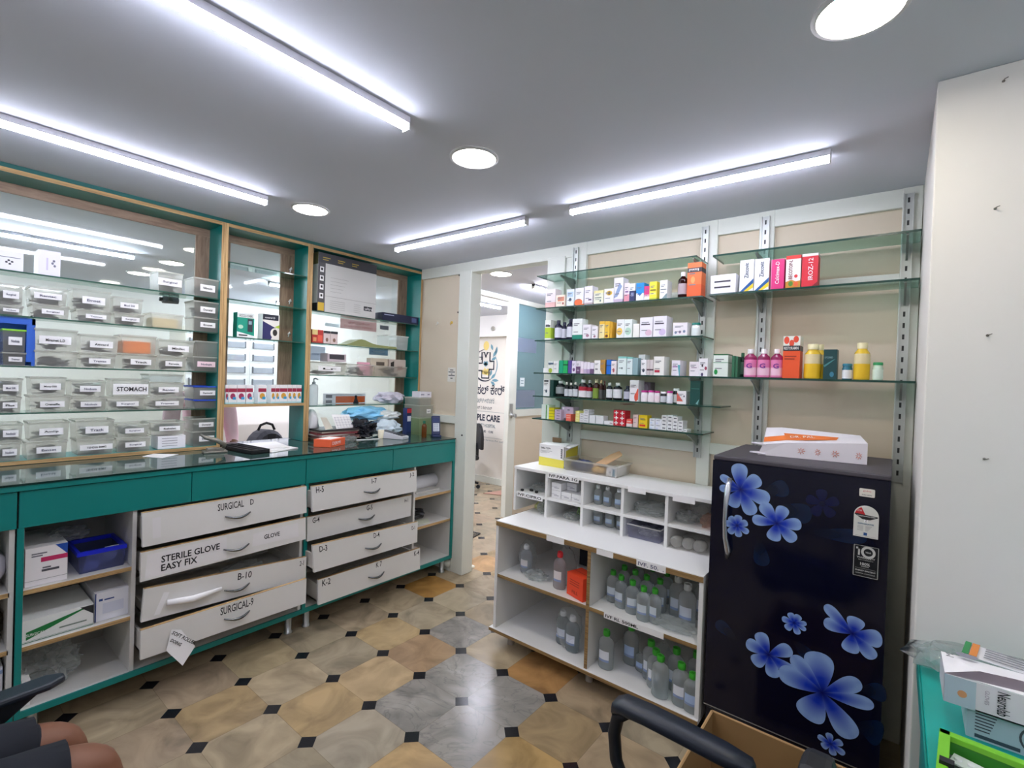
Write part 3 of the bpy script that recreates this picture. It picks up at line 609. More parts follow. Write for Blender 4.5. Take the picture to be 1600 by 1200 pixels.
def wallrow(z, rows, place, yf=YI):
    for r in rows:
        l, rr, top, base, design, desc = r[:6]; k = r[6] if len(r) > 6 else {}
        y = k.get('y', yf); n = k.get('n', 1); zz = k.get('z0', z)+.0005
        a = at(l, top, y=y); b_ = at(rr, top, y=y); z1 = (a.z+b_.z)/2; h = (z1-zz)/n
        for i in range(n):
            if 'bottle' in k:
                r_ = (b_.x-a.x)/2; q = dict(k['bottle']); o = bottle((a.x+b_.x)/2, y+r_, zz, h, r_, base, **q); cat, g = 'bottle', 'medicine bottles on the wall shelves'
            elif 'jar' in k:
                r_ = (b_.x-a.x)/2; q = k['jar']; o = bottle((a.x+b_.x)/2, y+r_, zz, h, r_, base, q[0], q[1], name='tablet_jar', neck=.85, cover=1.45, lh=(.06, .6)); cat, g = 'jar', 'tablet jars on the wall shelves'
            else:
                o = carton(a.x, b_.x, y, zz+i*h+.0004*i, zz+(i+1)*h, k.get('d', .07), base, design, k.get('text'), lines=k.get('lines', n == 1)); cat, g = 'carton', 'medicine cartons on the wall shelves'
            dd = desc if n == 1 else desc+('|top' if i == n-1 else '|bottom' if i == 0 else '|%d' % i)
            note(o, dd, place, cat, k.get('g', g))
B1 = dict(cap='#e8e6e0', label='#d9dde2')
wallrow(MIDZ[1], [
 (853, 868, 452, '#f0e6e8', '0 0 10 3 #e6b7b4', 'pale pink slim carton'), (869, 883, 461, '#f3e4d3', '2 5 9 8.5 #d98a6c;o 8 3 .8 1 #9c3b3a', 'salmon printed carton'),
 (886, 897, 452, '#e9eff5', '1 5.5 9 8.5 #b9d3ea;o 5 4 2 1 #40566e', 'pale blue printed carton'), (899.5, 912, 450, '#f1f1f4', '0 0 10 1 #f06a2a;o 4 2 5 2 #f2703a', 'white carton with orange flower'),
 (914, 926, 447, '#efeaf4', '0 0 10 1.3 #b8a3a8;5 2.4 9 3.2 #6a5a72', 'white and mauve carton'), (928.5, 943, 454, '#f2f1dc', '0 8.2 10 10 #f1e7a4;1 4.5 8 5.2 #7d8d84;o 7 2.6 .8 .9 #6f8a86', 'cream yellow carton'),
 (944.5, 960, 451, '#f1eff4', 'o 5 7 3 1.6 #e8c33a;o 5 7 1.3 1.2 #8a6a20', 'white carton with gold emblem'), (960, 974, 434, '#eceaf3', 'p 0 2 6 8 9 6.5 4 2.5 #8fa4c8;0 0 10 1.5 #c9b6cc', 'tall white carton, blue swirl'),
 (976, 984, 442, '#efe3ea', '0 0 10 4 #e597a8;2 5 8 5.8 #8a6a9a', 'white and rose carton'), (984, 992.5, 443, '#eeeef2', '0 0 10 6 #27305e;3 3 8 5 #8a93b8', 'navy-banded carton'),
 (994.5, 1006.5, 442, '#f2f4f8', '0 4.4 10 10 #1a8fd8;p 2 4.4 5 2.8 8 4.4 #1a6fc0', 'bright blue and white carton'), (1007, 1015, 447, '#f4eef2', '0 4 10 10 #d8347c;0 3 10 3.6 #e88ab0', 'magenta carton'),
 (1015.5, 1026.5, 440, '#f6e23c', '0 0 10 1.2 #b7c03a;1 5 9 5.8 #8a7a20;1 3 9 4 #f4ee9a', 'bright yellow carton'), (1031.5, 1043, 438, '#f2f3f3', '1 5 9 5.4 #5a6a70;p 2 0 9 3 10 3 10 0 #7f9598', 'white carton with grey corner'),
 (1058, 1073, 424, '#4a1418', '', 'brown syrup bottle', dict(bottle=dict(cap='#eef0f4', label='#b9a6ac', lh=(.15, .55), bodymat=thin('#5a1a1c', .8, milky=.5)))),
 (1075, 1097, 410, '#f0743c', '0 7.2 10 8.5 #30303a;1 7.5 8 8.2 #f0e8e4;0 0 10 3.6 #e8602e;o 4 5 1.5 1 #f4a060', 'tall orange carton', dict(d=.07, text=[('REVIVE', .15, .74, .6, .07, '#222222', 0)]))], 'first stocked shelf')
wallrow(MIDZ[2], [
 (852, 861, 500, '#eef1ea', '0 1 10 6.2 #b7d438;1 6.6 9 7.4 #2c3038', 'lime green and white carton'),
 (865, 875, 500, '#1a1b38', '', 'dark blue labelled bottle', dict(bottle=dict(cap='#191b3a', label='#d4d6e2'))), (875, 884, 503, '#1a1b38', '', 'dark blue labelled bottle', dict(bottle=dict(cap='#191b3a', label='#d4d6e2'), y=2.60)), (884, 894, 498, '#1a1b38', '', 'dark blue labelled bottle', dict(bottle=dict(cap='#191b3a', label='#d4d6e2'))),
 (895, 910, 498, '#eef4f0', '0 0 10 2.2 #0f8a72', 'white carton with green base'), (911, 923.5, 507, '#f0ecf0', 'o 6 2.4 2 1 #a97c90', 'white carton with mauve dot'), (925, 934, 510, '#f1eef2', 'o 5 2 2 1 #a97c90', 'small white carton'),
 (937, 945, 502, '#f4e2a6', '0 8.4 10 10 #f0c040', 'pale yellow carton'), (945.5, 953, 502, '#f2c33c', 'o 4 1.5 3 .8 #7a4018', 'golden yellow carton'), (953.5, 957, 503, '#e0a92c', '', 'thin amber carton', dict(lines=False)),
 (964, 975.5, 499, '#eef1f0', 'o 4 3.6 4 2 #f0c860', 'white carton with yellow circle'), (976, 988, 499, '#eaf3ee', 'o 5 3.6 4 2 #b9dcc8', 'white carton with mint circle'), (989.5, 999, 506, '#f2f1ea', '', 'short plain white carton', dict(lines=False)),
 (1000.5, 1020, 496, '#f0edf4', '1 6.2 8 6.8 #4a3f55;o 7 2.4 2.6 1.6 #e6c6d8', 'white carton with pink swirl'), (1021.5, 1042, 494, '#f0edf4', '1 6.2 8 6.8 #4a3f55;o 7 2.4 2.6 1.6 #d8c6e8', 'white carton with lilac swirl', dict(d=.09)),
 (1052, 1074, 504, '#efe9ee', 'o 2 3 .9 1 #7a8aa8;o 5 3.3 .9 1 #8a7a98;o 8 3.6 .9 1 #7a8aa8;0 0 10 1 #bcd6c4', 'white floral carton'), (1079, 1093, 504, '#f0f4f2', '', 'white jar with teal lid', dict(jar=('#0f7f70', '#dfe6e4')))], 'second stocked shelf')
wallrow(MIDZ[3], [
 (849, 856, 575, '#f0f0ee', '', 'tiny white carton', dict(lines=False)), (857, 864, 564, '#eef2ec', '0 7 10 8.5 #3a5a7a;o 5 2 4 2 #a8c040', 'white carton, olive spot'), (865, 873, 564, '#efefee', '', 'plain white carton'),
 (874, 880, 563, '#12a67c', '', 'teal green carton', dict(lines=False)), (880.5, 887, 563, '#1cb060', '0 6 10 7 #0c5a34', 'bright green carton', dict(lines=False)), (888, 893.5, 563, '#5a4798', '', 'deep purple carton', dict(lines=False)),
 (894, 900, 564, '#e9e2f2', 'o 5 3 3 1.4 #7a4a8a', 'lilac-white carton'), (900.5, 907, 564, '#ece6f0', '0 0 10 5.6 #6d4a72;2 2 8 3 #b89cc0', 'purple-based white carton'), (907.5, 912, 565, '#eee6ee', '0 0 10 4 #e6cfe0', 'narrow mauve carton', dict(lines=False)), (912.5, 917, 566, '#ece4ee', '0 0 10 4 #c9b6d2', 'narrow mauve carton', dict(lines=False)), (917.5, 922, 566, '#ece4ee', '0 0 10 4 #b49cc0', 'narrow mauve carton', dict(lines=False)), (922.5, 928, 567, '#e8e0ee', '0 0 10 4.5 #6d5478', 'narrow mauve carton', dict(lines=False)),
 (929, 938, 563, '#f4f2f0', '2 3 6 4 #8a8a90', 'white carton, grey lettering'), (938.5, 946, 562, '#b98a3c', 'p 0 3 4 0 0 0 #f2efe8', 'gold brown carton'), (948, 955, 562, '#1c6fd0', '0 5.6 10 6.4 #184a8c', 'royal blue carton', dict(lines=False)), (955.5, 963, 564, '#f4eaec', 'o 5 3 2 1.6 #c05a6a', 'white carton, red spot'),
 (966, 979, 557, '#e2f0ee', '0 9 10 10 #8ad0c8;4 3 6 4 #7a9a98', 'pale mint carton'), (980, 988.5, 558, '#dfeeee', '0 9 10 10 #8ad0c8', 'pale mint carton'), (989, 997, 559, '#8faeb4', '', 'grey-teal carton', dict(lines=False)),
 (998, 1008, 554, '#ecebf0', '0 1 3 4.5 #27304a', 'white carton with navy block', dict(y=2.62)), (1002, 1010, 562, '#f2f2f4', 'o 5 3 2.4 1.2 #2a3a4a', 'small white carton', dict(y=2.57, d=.04)), (1011, 1015.5, 562, '#d8cfd0', '0 3 10 4 #5a3a4a', 'narrow beige carton', dict(lines=False)), (1016, 1021, 562, '#d8cfd0', '0 3 10 4 #5a3a4a', 'narrow beige carton', dict(lines=False)),
 (1022, 1038, 557, '#f2f1ec', '1 1.5 6 2.8 #c22c4a', 'white carton, red label', dict(d=.08)), (1050, 1063, 563, '#efeaf4', 'p 10 7 7 7 9 0 10 0 #5fb4c0;1 5.5 7 6.2 #9a6aa8', 'white carton with aqua curve', dict(d=.1)), (1077.5, 1092, 565, '#f1eaf0', '2 5.5 8 6.2 #b09ab0', 'pinkish white carton'), (1092.5, 1106, 560, '#f2f0f4', 'o 4 6 1 .8 #3a2a3a;o 8 4.5 1.4 1 #a0405a;o 4 1 1.4 1 #4a3a6a', 'white carton with dark dots')], 'third stocked shelf')
DB = dict(cap='#e6e4de', label='#cfd4da', lh=(.08, .55))
wallrow(MIDZ[4], [
 (849.5, 859, 593, '#eef0f0', '1 8.6 8 9.6 #22262c;o 5 3 1.6 1 #3a5060', 'tall white carton'), (860, 865, 594, '#12403a', '', 'dark green carton edge', dict(lines=False, d=.1)),
 (866, 879, 595, '#141a1c', '', 'black bottle with silver label', dict(bottle=dict(cap='#c9d0d0', label='#8d9696', lh=(.2, .62)))), (881, 887, 597, '#182024', '', 'small dark bottle', dict(bottle=DB)), (887.5, 893.5, 598, '#182024', '', 'small dark bottle', dict(bottle=DB)), (894, 901, 597, '#182024', '', 'small dark bottle', dict(bottle=DB)),
 (902, 914.5, 593, '#20151a', '', 'dark bottle with red-banded label', dict(bottle=dict(cap='#e9e9e8', label='#eceaf0', lh=(.05, .62), stripe=('#b02038', .62, 1)))), (915, 924, 594, '#20151a', '', 'dark bottle with red-banded label', dict(bottle=dict(cap='#e9e9e8', label='#dcdae4', lh=(.05, .6), stripe=('#b02038', .62, 1)), y=2.60)),
 (925, 934.5, 593, '#3c1c14', '', 'brown bottle, olive label', dict(bottle=dict(cap='#d8cfa4', label='#7f9a3a', lh=(.03, .55)))), (935, 941, 594, '#3a1a18', '', 'small brown bottle', dict(bottle=dict(cap='#c8b080', label='#4a4a48', lh=(.03, .5)))), (941.5, 946, 595, '#3a1a18', '', 'small brown bottle', dict(bottle=dict(cap='#8a4040', label='#4a4a48', lh=(.03, .5)), y=2.6)),
 (946, 955, 598, '#14181f', '', 'black bottle, white label', dict(bottle=dict(cap='#e2e4e4', label='#dfe1e6'))), (956, 969, 598, '#14181f', '', 'wide black bottle, white label', dict(bottle=dict(cap='#e2e4e4', label='#e4e5ea'))), (973, 984, 603, '#141a30', '', 'dark bottle, grey label', dict(bottle=dict(cap='#23273c', label='#b9bccb'))),
 (984.5, 998, 594, '#f0edf2', 'p 9 6 6.5 3 6 1 8 .3 10 .8 10 6 #e05a44;o 7.6 2 2 2 #e05a44', 'white carton with red drop', dict(d=.08)), (1003, 1016, 597, '#6a5a68', 'o 5 6 3 3 #8a8090', 'mauve grey carton', dict(y=2.66, lines=False)),
 (1000, 1010.5, 610, '#f2eef2', '', 'white jar with magenta lid', dict(jar=('#c22c8e', '#f0e6ec'))), (1011, 1021.5, 610, '#f2eef2', '', 'white jar with magenta lid', dict(jar=('#c22c8e', '#f0e6ec'))), (1022, 1030, 611, '#f2eef2', '', 'white jar with magenta lid', dict(jar=('#b8287e', '#f0dce4'))),
 (1030.5, 1040, 612, '#23262c', '', 'dark jar with white lid', dict(jar=('#eceef0', '#c9ccd2'))), (1040.5, 1050, 611, '#f2eef2', '', 'white jar with magenta lid', dict(jar=('#c22c8e', '#e6e8f2'))), (1050.5, 1060, 607, '#1c2424', '', 'black jar with white lid', dict(jar=('#eef0f0', '#d8d8d6'), y=2.60)),
 (1058, 1072, 611, '#f2eff2', 'p 0 2 0 9 7 2 #e0685a;o 8 6 .8 .8 #555566', 'white carton with coral triangle', dict(d=.07)), (1079, 1094.5, 595, '#0f4a44', '1 6.5 9 6.8 #4a8a80;p 6 .5 9.5 2.5 8 0 #8ac0c0', 'tall dark green carton', dict(d=.05, lines=False))], 'fourth stocked shelf')
S5 = MIDZ[5]
wallrow(S5, [
 (846.5, 853, 632, '#e2eee6', '', 'pale green slim box', dict(lines=False)), (853.5, 858, 633, '#dfeee0', '0 0 3 10 #4a9a3a', 'flat green-edged box', dict(n=3, lines=False)), (858, 866, 637, '#e8dc1e', '0 8 10 10 #b0a810', 'yellow flat box', dict(n=4, lines=False)),
 (867, 877, 640, '#c9b6cc', '3 4 8 6 #4a3a5a', 'lilac flat box', dict(n=4, lines=False)), (878, 896, 636, '#cdbbd6', '1 1 2 9 #efe8f4;5 4 7 5.5 #3a3048', 'lavender box', dict(n=2, y=2.61, lines=False, z0=S5+.012)), (878, 896, 627, '#7e6488', '', 'dark mauve top box', dict(y=2.61, lines=False, z0=S5+.118)),
 (884.5, 892, 647, '#ec6a5a', '1 7 9 8 #f4b0a0;1 4 9 5 #f4b0a0', 'small salmon box', dict(lines=False)), (899.5, 905.5, 642, '#ece28a', '2 2 8 4 #f6f0c0', 'small yellow box', dict(n=4, lines=False)), (906, 911.5, 646, '#ecebee', '2 5 9 6.5 #6a6a76', 'narrow white box', dict(n=4, lines=False)),
 (912, 920, 640, '#e9e9ee', '2 5 8 6.5 #70707c', 'white flat box', dict(n=5, lines=False)), (921, 930, 649, '#e6e8ec', '', 'plain small white box', dict(n=2, lines=False, d=.06)), (931, 943, 650, '#e8eaee', '', 'plain wide white box', dict(n=2, lines=False, d=.06)), (944, 958.5, 658, '#efeff2', '6 3 9 6 #a08a90', 'low white box', dict(lines=False, d=.06)),
 (959, 967.5, 641, '#d01c34', '4 1.2 6 8.8 #f4f0f0;1.5 4 8.5 6 #f4f0f0', 'red box with white cross', dict(n=3, lines=False, z0=S5)), (968, 977, 642, '#d01c34', '4 1.2 6 8.8 #f4f0f0;1.5 4 8.5 6 #f4f0f0', 'red box with white cross', dict(n=3, lines=False)), (968.5, 978, 632, '#a8182c', '1 3 5 7 #f4f0f0', 'dark red upper box', dict(lines=False, z0=S5+.124, d=.12)),
 (979, 987.5, 655, '#ee5a50', '0 0 10 4 #e8dcdc;1 6 8 7.5 #f6c0b8', 'salmon and white box', dict(lines=False)), (989.5, 997, 648, '#e2c9c6', '', 'dusty pink carton'), (998.5, 1011.5, 649, '#f0d01e', '1 1 8 2.6 #d83a28;2 6 8 7 #a89a20', 'yellow carton with red band', dict(d=.06)),
 (1015, 1023.5, 654, '#e8ecf4', '2 6.5 8 7.5 #6a6a7a;1 0 5 3 #cfe0f2', 'pale blue box', dict(n=2, lines=False)), (1024, 1033.5, 655, '#e8eaf2', '2 6.5 8 7.5 #6a6a7a;1 0 5 3 #d8dcf2', 'bluish white box', dict(n=2, lines=False)),
 (1034, 1042, 649, '#eff0f2', '2 3 8 6 #5a5a64', 'small white box', dict(n=4, lines=False)), (1043, 1051, 649, '#eff0f2', '2 3 8 6 #5a5a64', 'small white box', dict(n=4, lines=False)), (1051.5, 1059, 651, '#eff0f2', '2 3 8 6 #5a5a64', 'small white box', dict(n=4, lines=False)), (1059.5, 1067, 658, '#eff0f2', '2 3 8 6 #5a5a64', 'small white box', dict(n=3, lines=False)), (1067.5, 1073, 671, '#eff0f2', '2 3 8 6 #5a5a64', 'lone white box', dict(lines=False))], 'lowest stocked shelf')
wallrow(RZ[1], [
 (1111, 1150, 429, '#f0eff4', '1.5 6 8 6.9 #3c3a48;1.5 3 8 3.9 #3c3a48', 'wide white carton with dark bars', dict(lines=False, d=.1)),
 (1157, 1178.5, 406, '#f3f4f6', 'p 0 0 10 4 10 2.6 2.6 0 #1f5a9a;p 2.6 0 10 2.6 10 1.2 5.5 0 #f0d02a', 'white vertical-lettered carton', dict(lines=False, text=[('Zincovit', .34, .42, .3, .48, '#1f3a5a', 1)])),
 (1180, 1202.5, 404, '#f3f4f6', 'p 0 0 10 4 10 2.6 2.6 0 #1f5a9a;p 2.6 0 10 2.6 10 1.2 5.5 0 #f0d02a', 'white vertical-lettered carton', dict(lines=False, text=[('Zincovit', .34, .42, .3, .48, '#1f3a5a', 1)])),
 (1205.5, 1226, 405, '#e0347e', '0 0 .6 10 #f090b8', 'magenta lettered carton', dict(lines=False, text=[('Calcimax-D', .34, .18, .3, .74, '#f8f0f4', 1)])),
 (1229, 1252, 399, '#f4efec', '0 8.9 10 10 #e23a34;p 0 0 0 2 4 2.6 7 2 10 2.2 10 0 #c8882a;o 3.5 1.4 1.6 .8 #5a8a30;o 7 1.2 1.6 .8 #e86a3a;o 7 3.6 1.2 .5 #d83a3a', 'white carton with fruit print', dict(lines=False, text=[('BECOTOP-L', .2, .28, .26, .58, '#7a2a30', 1)])),
 (1254, 1279, 396, '#dc2c3c', '0 9.2 10 10 #f0e8e6;p 6 0 10 1.4 10 0 #8a1a28', 'bright red lettered carton', dict(lines=False, text=[('IROZ-12', .4, .2, .3, .66, '#f6eef0', 1)]))], 'upper right shelf', yf=2.565)
PK = dict(cap='#f0ecf0', label='#e884b8', lh=(.02, .62), bodymat=thin('#f06ab8', .9, rough=.1, milky=.5), stripe=('#f4c8dc', .1, .55), neck=.45, mark='G')
YJ = dict(cap='#efe6b8', label='#e8d8a8', lh=(.02, .7), neck=.6, stripe=('#ecc01e', 0, .6))
wallrow(RZ[2], [
 (1115, 1138, 553, '#e6f1e8', '0 9.4 10 10 #2a6a40;0 6 10 6.3 #7aa88a;o 2 2 1.2 1.2 #1c9a4a', 'white and green carton', dict(d=.09)), (1144, 1148.5, 556, '#2f6a4c', '', 'thin green carton', dict(lines=False)), (1149.5, 1153, 557, '#2f6a4c', '', 'thin green carton', dict(lines=False)), (1154.5, 1165, 551, '#1c3028', '', 'dark green bottle', dict(bottle=dict(cap='#1c5a38', label='#5a7a68'), y=2.62)),
 (1161.5, 1181.5, 545, '#f27ac0', '', 'pink liquid bottle', dict(bottle=PK)), (1182.5, 1202.5, 545, '#f27ac0', '', 'pink liquid bottle', dict(bottle=PK)), (1203.5, 1223.5, 545, '#f27ac0', '', 'pink liquid bottle', dict(bottle=PK)),
 (1224.5, 1251, 525, '#ee5a2c', '0 7.6 10 10 #eef0e6;o 2 9 1.6 .9 #e8543a;o 7.5 9.2 1.6 .8 #e8543a;o 5 8.3 1.5 .8 #e8543a;0 6.5 10 7.7 #2c2e36;1 5 8 5.3 #a83a20;1 4.4 7 4.7 #a83a20', 'orange carton with fruit top', dict(d=.09, lines=False, text=[('RESTORAMIN', .06, .675, .85, .07, '#f0eee8', 0)])),
 (1256, 1283, 537, '#ecc63a', '', 'cream and yellow jar', dict(bottle=YJ, y=2.56)), (1272, 1290, 538, '#ecc63a', '', 'jar hidden behind yellow jar', dict(bottle=YJ, y=2.66)),
 (1287.5, 1308.5, 546, '#0f4244', 'p 0 4.5 7 6.5 9 6.8 1 4 #4a8a8c;o 6.5 1.6 1.6 .9 #3a7f9a', 'dark teal printed carton', dict(lines=False, text=[('LYCORED', .1, .7, .6, .06, '#9ac0c0', 0)])),
 (1315.5, 1332, 568, '#1f6f86', '', 'small bottle with blue cap', dict(jar=('#1f7a90', '#e9ebec'))), (1334.5, 1360.5, 535, '#ecc63a', '', 'tall yellow printed jar', dict(bottle=YJ, y=2.56)), (1363.5, 1380.5, 566, '#cfe8d2', '', 'pale green capped jar', dict(jar=('#1f9a58', '#dff2e2')))], 'lower right shelf', yf=2.565)
#PART4
def rnd(a, b_): return random.uniform(a, b_)
def stand(px, pb, pt, z, x=None):
    """foot point on a level surface seen at (px, pb) and the height up to row pt above it"""
    p = at(px, pb, z=z); q = at(px, pt, x=p.x); return p, q.z-z
def blob(c, r, m, name, parent=None, amp=.25, seed=1, sub=3, flatbot=None, freq=3.0):
    """crumpled soft body: subdivided ball pushed in and out into folds"""
    import bmesh
    from mathutils import noise
    bm = bmesh.new(); bmesh.ops.create_icosphere(bm, subdivisions=sub, radius=1)
    for v in bm.verts:
        n = noise.noise(v.co*freq+Vector((seed*7.1, seed*3.3, 1))) + .5*noise.noise(v.co*freq*2.3+Vector((seed, 9, seed)))
        q = v.co*(1+amp*n); v.co = Vector((q.x*r[0], q.y*r[1], q.z*r[2]))
        if flatbot is not None and v.co.z < -r[2]*flatbot: v.co.z = -r[2]*flatbot
        v.co += Vector(c)
    me = bpy.data.meshes.new(name); bm.to_mesh(me); bm.free(); me.materials.append(m)
    for p in me.polygons: p.use_smooth = False if amp > .3 else True
    o = bpy.data.objects.new(name, me); COL.objects.link(o)
    if parent: o.parent = parent
    return o
FILM = thin('#f8fafa', 1.0, rough=.1, milky=.13); FILM2 = thin('#f2f5f5', 1.0, rough=.12, milky=.3)
STRIPM = [mat('#22252c', .4), mat('#5c6068', .35, metal=.4), mat('#3a343e', .4), mat('#8f8a84', .4)]
# ---- rows of clear bins in the left display cabinet
ROWN = ('top', 'second', 'third', 'fourth', 'lowest'); RZB = (1.9705, 1.7655, 1.5305, 1.3105, 1.0865)
ORD = ('leftmost', 'second from left', 'third from left', 'fourth from left', 'fifth from left', 'sixth from left')
def bin_at(y0, y1, z0, z1, x=-3.222, depth=.15, txt='', col=0, labw=.6, labx=.25, labm=None, lidc=None, group='clear bins in the left display cabinet', lab='', frac=.55, content='strips', desc='dark medicine strips', axis='x', T=None, bm=BINP):
    t = bpy.data.objects.new('storage_bin', None); COL.objects.link(t); t.location = (x, (y0+y1)/2, z0); t.empty_display_size = .03
    W, H = (y1-y0)/2, z1-z0-.001; k = .93; D = depth
    vs = [(0, -W*k, 0), (0, W*k, 0), (-D, W*k, 0), (-D, -W*k, 0), (0, -W, H), (0, W, H), (-D, W, H), (-D, -W, H)]
    MB().add(vs, [(0, 3, 2, 1), (0, 1, 5, 4), (1, 2, 6, 5), (2, 3, 7, 6), (3, 0, 4, 7)], bm).build('tub', t)
    r = MB(); rm = mat(lidc, .4) if lidc else BINRIM
    for a in ((-.003, .003, -W-.002, W+.002), (-D-.002, -D+.004, -W-.002, W+.002), (-D, 0, -W-.003, -W+.002), (-D, 0, W-.002, W+.003)): r.box(a[0], a[1], a[2], a[3], H-.008, H, rm)
    r.build('rim', t)
    if labm is not False:
        lw = 2*W*labw; ly = -W+2*W*labx; lz = H*(.3 if txt != 'STOMACH' else .12); lh = H*(.36 if txt != 'STOMACH' else .6)
        d = MB().add([(.0015, ly, lz), (.0015, ly+lw, lz), (.0015, ly+lw, lz+lh), (.0015, ly, lz+lh)], [(0, 1, 2, 3)], labm or PAPER)
        write(d, txt or random.choice(('Moxi 500', 'Tramac', 'Surgical', 'Nodosis', 'Rantac', 'Track', 'Emset')), (.002, ly+lw*(.2 if txt != 'STOMACH' else .1), lz+lh*.3), (0, 1, 0), (0, 0, 1), lw*(.6 if txt != 'STOMACH' else .85), lh*(.36 if txt != 'STOMACH' else .42), INK if txt else mat('#56566e', .6), bold=.02)
        d.build('paper_label', t)
    tag(t, lab, 'bin', group)
    if content == 'strips':
        c = MB(); yc = (y0+y1)/2
        for i in range(26):
            m_ = STRIPM[(col+random.choice((0, 0, 1, 2))) % 4]; w_, l_ = rnd(.02, .035), rnd(.04, .08)
            T = Matrix.Translation((x-rnd(.03, D-.04), yc+rnd(-.55, .55)*(W-.02), z0+.006+H*frac*rnd(.05, .9))) @ Matrix.Rotation(rnd(-.3, .3), 4, 'X') @ Matrix.Rotation(rnd(-.3, .3), 4, 'Y') @ Matrix.Rotation(rnd(-.6, .6), 4, 'Z')
            c.box(-w_/2, w_/2, -min(l_, W*1.3)/2, min(l_, W*1.3)/2, 0, .003, m_, T=T)
        o = c.build('medicine_strips'); tag(o, lab.replace('bin', 'bin',).replace('clear bin', 'loose strips in clear bin', 1), 'medicine strips', kind='stuff')
    elif content == 'box':
        o = MB().box(x-D+.02, x-.012, y0+W*.15, y1-W*.3, z0+.003, z0+H*.68, mat(desc, .6)).build('small_carton'); tag(o, lab.replace('clear bin', 'small carton inside clear bin', 1), 'carton')
    return t
BN = {  # row -> layer -> (l, r, top, bottom, text, extra)
 1: {'lower': [(-6, 36, 476, 497, ''), (50, 108, 476, 501, ''), (120, 174, 485, 506, ''), (178, 225, 489, 510, '', dict(col=2)), (236, 286, 490, 515, '', dict(content='box', desc='#e4d9b0', labm=False)), (303, 342, 496, 519, 'Emset', dict(col=2))],
     'upper': [(-6, 36, 443, 472, ''), (47, 105, 449, 474, '', dict(labw=.75, labx=.1)), (113, 173, 453, 483, ''), (176, 223, 465, 489, '', dict(frac=.5)), None, (303, 342, 471, 496, 'Domstal', dict(col=2))]},
 2: {'lower': [(4, 40, 550, 577, '', dict(frac=.75)), (54, 121, 548, 576, '', dict(col=1, labm=False)), (124, 181, 552, 577, '', dict(frac=.6, col=1)), (190, 244, 553, 578, 'Track'), (247, 291, 557, 580, 'Feronia', dict(frac=.6)), (302, 342, 557, 580, '', dict(labm=mat('#f0d4dc', .8), labw=.7, labx=.15))],
     'upper': [(4, 40, 514, 547, '', dict(lidc='#8ad03c', frac=.5)), (54, 121, 514, 547, 'Minamet L.D', dict(labw=.75, labx=.1)), (125, 185, 523, 551, 'Amcard'), (190, 244, 524, 552, '', dict(content='box', desc='#ee8a3c', labm=False)), (248, 303, 531, 556, 'Minilac'), (307, 342, 533, 556, '', dict(labm=False, content=None))]},
 3: {'lower': [(-6, 33, 620, 646, 'Plus', dict(frac=.6)), (46, 110, 618, 645, 'Cremaffin', dict(frac=.5)), (112, 166, 620, 642, ''), (167, 225, 620, 641, ''), (227, 288, 620, 640, ''), (303, 340, 624, 640, '', dict(lidc='#1d49c0', labm=False, frac=.7))],
     'upper': [(-6, 35, 591, 619, '', dict(col=3, frac=.8)), (48, 103, 589, 617, 'Moxy-500'), (111, 165, 594, 619, '', dict(frac=.8, col=3)), (176, 232, 592, 617, 'STOMACH', dict(labw=.98, labx=.01)), (234, 287, 597, 618, ''), (302, 342, 603, 623, 'Pantocid', dict(lidc='#1d49c0'))]},
 4: {'lower': [(-6, 32, 692, 722, ''), (40, 105, 689, 717, ''), (120, 177, 686, 711, 'TENDIA 80MG', dict(labw=.9, labx=.08, frac=.1)), (182, 235, 683, 708, ''), None, (301, 340, 673, 698, '', dict(col=2, frac=.5))],
     'upper': [(-6, 35, 662, 690, ''), (45, 108, 659, 688, 'Amlip'), (118, 178, 656, 685, ''), (183, 232, 662, 682, '', dict(frac=.6)), (235, 289, 659, 679, 'Rabelet', dict(frac=.7)), (301, 339, 653, 673, 'Domstal', dict(col=2, frac=.5))]}}
XB = -3.222
for row, ly in BN.items():
    tops = {}
    for layer in ('lower', 'upper'):
        for i, q in enumerate(ly[layer]):
            if not q: continue
            l, r_, tp, bt, tx = q[:5]; k = dict(q[5]) if len(q) > 5 else {}
            a = at(l, (tp+bt)/2, x=XB); b_ = at(r_, (tp+bt)/2, x=XB); zt = at((l+r_)/2, tp, x=XB).z; zb = RZB[row] if layer == 'lower' else tops.get(i, at((l+r_)/2, bt, x=XB).z)
            if layer == 'lower': tops[i] = zt+.001
            bin_at(a.y, b_.y, zb, max(zt, zb+.045), txt=tx, col=k.pop('col', (row+i) % 3), lab='clear bin, %s in %s layer on the %s left-cabinet shelf' % (ORD[i], layer, ROWN[row]), **k)
y0, y1 = at(233, 590, x=XB).y, at(286, 590, x=XB).y; z_ = at(260, 597, x=XB).z
bin_at(y0, y1, z_+.001, at(260, 585, x=XB).z, lab='shallow lidded bin on top of fifth stack, fourth left-cabinet shelf', labm=False, content=None, bm=FILM2)
bin_at(at(247, 440, x=XB).y, at(286, 440, x=XB).y, RZB[0], at(266, 425, x=XB).z, lab='clear bin with big paper label on the top left-cabinet shelf', labw=.95, labx=0, frac=.6, col=0)
bin_at(at(303, 440, x=XB).y, at(342, 440, x=XB).y, RZB[0], at(322, 436, x=XB).z+.004, lab='clear bin at right end of the top left-cabinet shelf', txt='Nitrocin', col=2)
def lcarton(l, r_, tp, z0, base, design, lab, x=XB, depth=.12, name='carton', group=None, cat='carton', **k):
    a = at(l, tp, x=x); b_ = at(r_, tp, x=x)
    o = carton(a.y, b_.y, x, z0+.0005, (a.z+b_.z)/2, depth, base, design, axis='x', name=name, **k); return tag(o, lab, cat, group)
